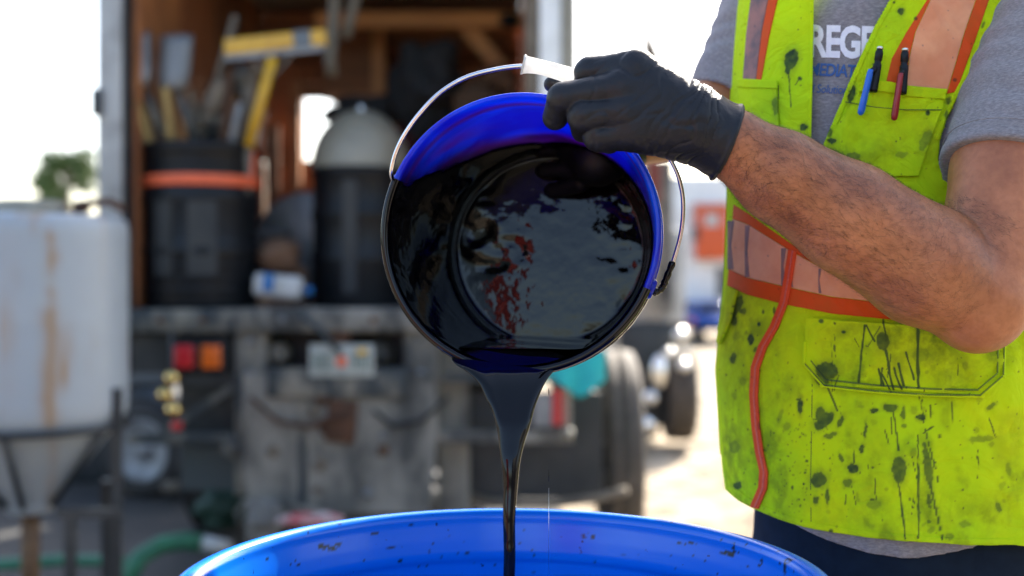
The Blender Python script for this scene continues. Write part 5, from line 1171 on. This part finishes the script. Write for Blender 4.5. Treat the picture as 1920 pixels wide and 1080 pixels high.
def vest():
    OFF = .009
    th = np.concatenate([np.linspace(-.06, PI+.06, 560), np.linspace(PI+.16, 2*PI-.16, 50)])
    # angle -> u with the same superellipse
    cu = np.cos(th); su = np.sin(th); nz = 480; V = np.zeros((nz, len(th), 3))
    zt_ = 1.915
    for j, (c, s) in enumerate(zip(cu, su)):
        u = np.sign(c)*np.abs(c)**(2/2.4*1.0); x0 = .471+.22*u; zb = hemz(x0) if s > -.05 else 1.31
        z = zb+(zt_-zb)*np.linspace(0, 1, nz)
        x = cxf(z)-u*(af(z)+OFF); x = cxf(z)-u*(af(z)+OFF)*.99995
        zb2 = hemz(x[0]) if s > -.05 else 1.31; z = zb2+(zt_-zb2)*np.linspace(0, 1, nz); x = cxf(z)-u*(af(z)+OFF)*.99995
        if s >= 0: y = F(x, z, OFF)
        else: y = CY+(bf_(z)+OFF)*np.abs(s)**.9
        V[:, j] = np.stack([x, y, z], -1)
    nth = len(th); px, py = PX(V)
    front = V[:, :, 1] < CY-.015
    kill = np.zeros((nz-1, nth-1), bool); fr = front
    cols = np.nonzero(su > .12)[0]
    for i in range(nz):
        y0 = py[i, cols]; x0 = px[i, cols]
        for e in (eLx, eRx, aRx):
            d = x0-e(y0)
            if e is not aRx and y0.mean() > 330: continue
            if e is aRx and y0.mean() > 400: continue
            k = np.argmin(np.abs(d)); jj = cols[k]
            if abs(d[k]) > 14: continue
            tx = float(e(y0[k]))+(0.0); yv = V[i, jj, 1]
            for _ in range(6):
                X = (tx-960)/FPX*yv; yv = float(F(X, V[i, jj, 2], OFF))
            V[i, jj, 0] = X; V[i, jj, 1] = yv; px[i, jj] = tx
    mx = (px[:-1, :-1]+px[1:, :-1]+px[:-1, 1:]+px[1:, 1:])/4; my = (py[:-1, :-1]+py[1:, :-1]+py[:-1, 1:]+py[1:, 1:])/4
    f4 = front[:-1, :-1] & front[1:, 1:]
    kill |= f4 & (my < 322) & (mx > eLx(my)) & (mx < eRx(my))
    kill |= f4 & (my < 395) & (mx > aRx(my))
    i = np.arange(nz*nth).reshape(nz, nth); Fq = np.stack([i[:-1, :-1], i[1:, :-1], i[1:, 1:], i[:-1, 1:]], -1)[~kill]
    used = np.unique(Fq); rem = np.full(nz*nth, -1); rem[used] = np.arange(len(used))
    VV = V.reshape(-1, 3)[used]; o = mesh_np('safety_vest', VV, rem[Fq], mV, body)
    # join the seam at the back is left open at the side vents
    x, y = PX(VV); fm = (VV[:, 1] < CY)
    attr(o, 'stain', stains(x, y)*fm); attr(o, 'grime', grime(x, y)*fm)
    md = o.modifiers.new('thickness', 'SOLIDIFY'); md.thickness = .0018; md.offset = -1
    return o
VEST = vest()
def ruled(name, A, B, m_, lift, parent, step=1.6, thick=.0012, cols=None, rows=None, wav=0.0, edge_only=False, off=.009):
    A = np.array(A, float); B = np.array(B, float)
    def res(P, n):
        s = np.concatenate([[0], np.cumsum(np.hypot(*np.diff(P, axis=0).T))]); tt = np.linspace(0, s[-1], n); return np.stack([np.interp(tt, s, P[:, 0]), np.interp(tt, s, P[:, 1])], -1)
    L = max(np.hypot(*np.diff(A, axis=0).T).sum(), np.hypot(*np.diff(B, axis=0).T).sum()); Wd = np.hypot(*(A-B).T).max() if A.shape == B.shape else np.hypot(*(A[0]-B[0]))
    Wd = max(Wd, np.hypot(*(A[0]-B[0])), np.hypot(*(A[-1]-B[-1])))
    n = rows or max(4, int(L/step)); k = cols or max(3, int(Wd/step)); a = res(A, n); b_ = res(B, n); s = np.linspace(0, 1, k)
    P = a[:, None]*(1-s)[None, :, None]+b_[:, None]*s[None, :, None]; px, py = P[..., 0], P[..., 1]
    lf = lift+wav*vnoise(px/26, py/26, 0, 13)
    V = on_vest(px, py, off, lf)
    i = np.arange(n*k).reshape(n, k); Fq = np.stack([i[:-1, :-1], i[1:, :-1], i[1:, 1:], i[:-1, 1:]], -1).reshape(-1, 4)
    o = mesh_np(name, V.reshape(-1, 3), Fq, m_, parent); attr(o, 'stain', stains(px, py)); attr(o, 'grime', grime(px.ravel(), py.ravel()))
    md = o.modifiers.new('thickness', 'SOLIDIFY'); md.thickness = thick; md.offset = 0
    return o
def dirty(name, c1, c2, dk, rough=.6, ns=30, fine=500):
    m, t, b = nm(name); b.inputs['Roughness'].default_value = rough; b.inputs['Specular IOR Level'].default_value = .2; n1 = noise(t, ns, 4); n2 = noise(t, fine, 2); r = ramp(t, n1.outputs[0], [(.38, c1), (.64, c2)])
    st = N_(t, 'ShaderNodeAttribute'); st.attribute_name = 'stain'; gr = N_(t, 'ShaderNodeAttribute'); gr.attribute_name = 'grime'
    mu = N_(t, 'ShaderNodeMath', operation='MULTIPLY'); mu.inputs[1].default_value = .45; t.links.new(gr.outputs['Fac'], mu.inputs[0])
    col = mix(t, mu.outputs[0], r.outputs[0], tuple((a+d)/2 for a, d in zip(c1, dk))); col = mix(t, st.outputs['Fac'], col, dk); t.links.new(col, b.inputs['Base Color']); bump(t, b, n2.outputs[0], .25, .0006)
    return m
mO = dirty('orange_vest_trim', (.68, .07, .004), (.60, .085, .006), (.13, .035, .012)); mR = dirty('reflective_tape', (.80, .36, .18), (.70, .27, .13), (.20, .12, .12), .75, 26)
mRd = dirty('greyed_reflective_tape', (.36, .18, .14), (.16, .12, .115), (.10, .08, .09), .75, 40)
mZ = dirty('zipper_tape', (.78, .085, .018), (.70, .07, .015), (.25, .03, .02), .5, 60)
# waist band
wt_ = [(1374, 398), (1400, 415), (1480, 470), (1560, 512), (1700, 552), (1800, 560)]; 
ruled('orange_trim', [(1376, 384), (1402, 400), (1482, 456), (1560, 500), (1700, 540), (1800, 548)], [(1374, 410), (1402, 420), (1482, 470), (1560, 512), (1700, 552), (1800, 560)], mO, .0022, VEST)
ruled('reflective_band', [(1374, 411), (1402, 421), (1482, 471), (1560, 513), (1700, 553), (1800, 561)], [(1367, 504), (1400, 520), (1468, 536), (1560, 556), (1700, 572), (1800, 576)], mR, .0024, VEST)
ruled('orange_trim', [(1367, 505), (1400, 521), (1468, 537), (1560, 557), (1700, 573), (1800, 577)], [(1364, 535), (1400, 552), (1468, 570), (1560, 588), (1700, 602), (1800, 606)], mO, .0022, VEST)
# grey oily streaks soaked into the band
for (xa, w_) in ((1371, 7), (1402, 5), (1470, 5), (1484, 5), (1538, 3)):
    y0 = np.interp(xa, [1374, 1402, 1482, 1560], [413, 422, 472, 514]); y1 = np.interp(xa, [1367, 1400, 1468, 1560], [505, 521, 537, 556])-2
    ruled('oil_streak', [(xa-w_, y0+1), (xa-w_*.7-2, (y0+y1)/2), (xa-w_, y1)], [(xa+w_*.8, y0+1), (xa+w_*.3-2, (y0+y1)/2), (xa+w_*.7, y1)], mRd, .0030, VEST, thick=.0004)
# left chest tape and pocket
ruled('reflective_tape', [(1414, -60), (1408, 0), (1400, 60), (1393, 152)], [(1446, -60), (1440, 0), (1428, 60), (1417, 152)], mRd, .0022, VEST)
ruled('orange_trim', [(1447, -60), (1441, 0), (1429, 60), (1418, 152)], [(1466, -60), (1458, 0), (1442, 70), (1427, 152)], mO, .0020, VEST)
ruled('chest_pocket', [(1384, 149), (1383, 200), (1384, 330)], [(1456, 152), (1459, 210), (1464, 330)], mV, .0042, VEST, wav=.0012, thick=.002)
ruled('pocket_hem', [(1382, 147), (1420, 149), (1457, 151)], [(1382, 163), (1420, 165), (1458, 166)], mV, .0058, VEST, thick=.0016)
# right chest: tape between orange borders
ruled('orange_trim', [(1756, -60), (1738, 0), (1700, 60), (1672, 110), (1660, 160)], [(1764, -60), (1744, 0), (1716, 60), (1704, 110), (1697, 168)], mO, .0020, VEST)
ruled('reflective_tape', [(1765, -60), (1745, 0), (1717, 60), (1705, 110), (1698, 172)], [(1848, -60), (1829, 0), (1808, 60), (1791, 120), (1774, 176)], mR, .0024, VEST, wav=.001)
ruled('orange_trim', [(1849, -60), (1830, 0), (1809, 60), (1792, 120), (1775, 176)], [(1872, -60), (1854, 0), (1830, 70), (1812, 120), (1793, 172)], mO, .0020, VEST)
ruled('chest_pocket', [(1617, 152), (1600, 190), (1560, 250), (1540, 330)], [(1775, 168), (1768, 200), (1745, 260), (1722, 330)], mV, .0050, VEST, wav=.0016, thick=.002)
ruled('pocket_hem', [(1617, 150), (1645, 150), (1672, 154), (1700, 161), (1740, 165), (1776, 167)], [(1611, 172), (1645, 171), (1672, 174), (1700, 180), (1740, 184), (1772, 186)], mV, .0066, VEST, thick=.0016)
# edges: bound seams along the vest openings
ruled('edge_binding', [(1526, -60), (1525, 60), (1523, 160), (1521, 262), (1519, 330)], [(1518, -60), (1518, 60), (1516, 160), (1514, 262), (1512, 330)], mV, .0020, VEST, thick=.0014)
ruled('edge_binding', [(1712, -60), (1669, 0), (1641, 50), (1617, 100), (1595, 150), (1549, 262)], [(1722, -60), (1678, 1), (1650, 51), (1626, 101), (1604, 151), (1558, 264)], mV, .0020, VEST, thick=.0014)
ruled('edge_binding', [(1974, -60), (1921, 0), (1867, 60), (1829, 120), (1795, 180), (1771, 230), (1761, 262)], [(1964, -60), (1910, 0), (1857, 59), (1819, 119), (1786, 179), (1762, 229), (1752, 262)], mV, .0022, VEST, thick=.0016)
HB = list(zip(hx[1:-1], hy[1:-1]))
ruled('hem_binding', HB, [(x+(2 if x < 1450 else 0), y-11) for x, y in HB], mV, .0018, VEST, thick=.0016)
# zipper
ZP = [(1486, 470), (1478, 520), (1470, 566), (1452, 612), (1430, 650), (1416, 690), (1413, 740), (1417, 800), (1424, 850), (1432, 885), (1430, 915), (1414, 952)]
ruled('zipper', [(x-7.5, y-2) for x, y in ZP], [(x+7.5, y+2) for x, y in ZP], mZ, .0042, VEST, step=1.5, thick=.0022)
ruled('zipper_teeth', [(x-1.5, y) for x, y in ZP], [(x+1.5, y) for x, y in ZP], simple('zipper_coil', (.75, .16, .10), (.5, .05, .03), 900, .4), .0056, VEST, step=1.2, cols=4, thick=.0008)
# lower pocket with flap, seams
ruled('pocket_flap', [(1511, 596), (1509, 640), (1508, 682), (1544, 722)], [(1884, 622), (1882, 650), (1880, 704), (1838, 741)], mV, .0095, VEST, wav=.0026, thick=.0040)
for pts in ([(1509, 682), (1545, 722), (1640, 733), (1740, 740), (1838, 741), (1880, 705)], [(1520, 676), (1549, 712), (1640, 722), (1740, 729), (1833, 731), (1870, 700)], [(1882, 640), (1880, 704)], [(1870, 640), (1869, 700)]):
    ruled('flap_seam', [(x-.0, y-1.8) for x, y in pts], [(x, y+1.8) for x, y in pts] if abs(pts[0][0]-pts[-1][0]) > 40 else [(x+2.4, y) for x, y in pts], dirty('seam_thread', (.16, .26, .02), (.10, .16, .02), (.02, .04, .02)) if 'seam' not in M else M['seam'], .0134, VEST, cols=3, thick=.0010)
def piping(pts, r=.0021, lift=.0118):
    P = cr_path([Vector((x, y, 0)) for x, y in pts], 14); px = np.array([p.x for p in P]); py = np.array([p.y for p in P])
    MB().tube([Vector(v) for v in on_vest(px, py, .009, lift)], r, 8).build('flap_piping', mV, VEST)
piping([(1509, 640), (1508, 680), (1510, 684), (1542, 720), (1546, 723), (1640, 734), (1740, 740), (1836, 742), (1841, 740), (1878, 707), (1881, 702), (1883, 640)])
M['seam'] = bpy.data.materials['seam_thread']
for pts in ([(1522, 720), (1521, 800), (1519, 900), (1520, 985)], [(1868, 742), (1866, 830), (1864, 930), (1862, 1008)], [(1365, 560), (1361, 700), (1366, 850)], [(1905, 640), (1908, 760), (1912, 860)], [(1459, 160), (1462, 330)], [(1585, 190), (1640, 200), (1700, 205), (1765, 205)]):
    hz_ = abs(pts[0][0]-pts[-1][0]) > 40
    ruled('vest_seam', pts, [(x, y+1.8) if hz_ else (x+1.8, y) for x, y in pts], M['seam'], .0014 if not hz_ else .0068, VEST, cols=3, thick=.0006)
ruled('side_tab', [(1366, 538), (1352, 590), (1343, 640)], [(1382, 545), (1370, 600), (1349, 646)], mV, .006, VEST, thick=.003)
# ---- pens clipped in the chest pocket
def pen(label, top, bot, cb, ct, col, cat='pen'):
    P = lambda q, l: Vector(on_vest(np.array([q[0]]), np.array([q[1]]), .009, l)[0])
    a = P(top, .012); c_ = P(bot, .012); e = empty('pen', tuple(a), label, cat, None)
    d = (c_-a).normalized(); mk = simple(col[0]+'_pen_plastic', col[1], None, 20, .3)
    L = (c_-a).length
    q = [(0, .0028), (.004, .0048), (.006, .0052), (.014, .0052), (.0145, .0044), (.018, .0044), (.019, .0056), (L*.45, .0058), (L*.95, .0056), (L, .0052)]
    MB().tube([a+d*s for s, r in q], [r*.84 for s, r in q], 18).build('barrel', M['blackpl'], e)
    MB().tube([a-d*.0012, a+d*.0014], [.0034, .0040], 16).build('end_cap', M['chrome'], e)
    x = P(ct, .021); y = P(cb, .0155); u = (y-x).normalized()
    MB().tube([x, x+u*.003, x.lerp(y, .5), y-u*.006, y-u*.002, y], [.0026, .0034, .0036, .0040, .0034, .0015], 14).build('clip', mk, e)
    MB().tube([x+u*.004, a.lerp(c_, .45)], [.0036, .0036], 10).build('clip_bridge', M['blackpl'], e)
pen('black pen with a blue clip hooked over the chest pocket hem', (1650, 90), (1637, 172), (1613, 216), (1633, 130), ('blue', (.01, .14, .62)))
pen('black pen with a dark red clip hooked over the chest pocket hem', (1697, 93), (1692, 176), (1676, 226), (1689, 137), ('red', (.30, .012, .015)))
# ---- arm hair: thin curved strands rooted on the skin
def hair():
    rng = np.random.default_rng(5); x, y = PX(bodyV); P = bodyV; N = bodyN
    a = np.array(W(1372, 270, 1.148)); e = EL; ax_ = (e-a)/np.linalg.norm(e-a); L = np.linalg.norm(e-a)
    tt = (P-a)@ax_; q = P-a-tt[:, None]*ax_; rad = np.linalg.norm(q, axis=1)
    ok = (tt > -.002) & (tt < L*.95) & (rad < .085) & (P[:, 1] < 1.26) & (x > 1345) & (y < 660)
    idx = np.nonzero(ok)[0]; cen = tt[idx]/L; w_ = np.clip(1.1-cen*.75, .25, 1)
    up = N[idx, 2]; w_ = w_*(.75+.7*np.clip(up, 0, 1)+.35*np.clip(-up, 0, 1)); w_ /= w_.sum()
    n = 14000; pick = rng.choice(idx, n, p=w_); V = []; Fq = []
    for k in pick:
        nn = N[k]; tg = -ax_*.75+np.array([0, 0, -.25])+np.array([.35, -.1, -.4])*math.sin(P[k, 0]*40+P[k, 2]*30)+rng.normal(0, .35, 3)
        tg = tg-nn*(tg@nn); tg /= np.linalg.norm(tg)+1e-9; ln = rng.uniform(.006, .016); sd_ = np.cross(tg, nn); curl = rng.normal(0, .35)
        root = P[k]+rng.normal(0, .0018, 3)*(1-np.abs(nn))
        b0 = len(V); pts = []
        for j in range(5):
            s = j/4; pts.append(root+tg*ln*s+nn*(ln*(.42*s-.30*s*s))+sd_*curl*ln*s*s)
        for j, p in enumerate(pts):
            wd = .000085*(1-j/4*.8); V += [p-sd_*wd, p+sd_*wd]
        for j in range(4): Fq.append((b0+2*j, b0+2*j+1, b0+2*j+3, b0+2*j+2))
    o = mesh_np('arm_hair', np.array(V), np.array(Fq), simple('dark_arm_hair', (.022, .012, .007), (.05, .028, .016), 50, .5), body, False); o['kind'] = 'stuff'
hair()
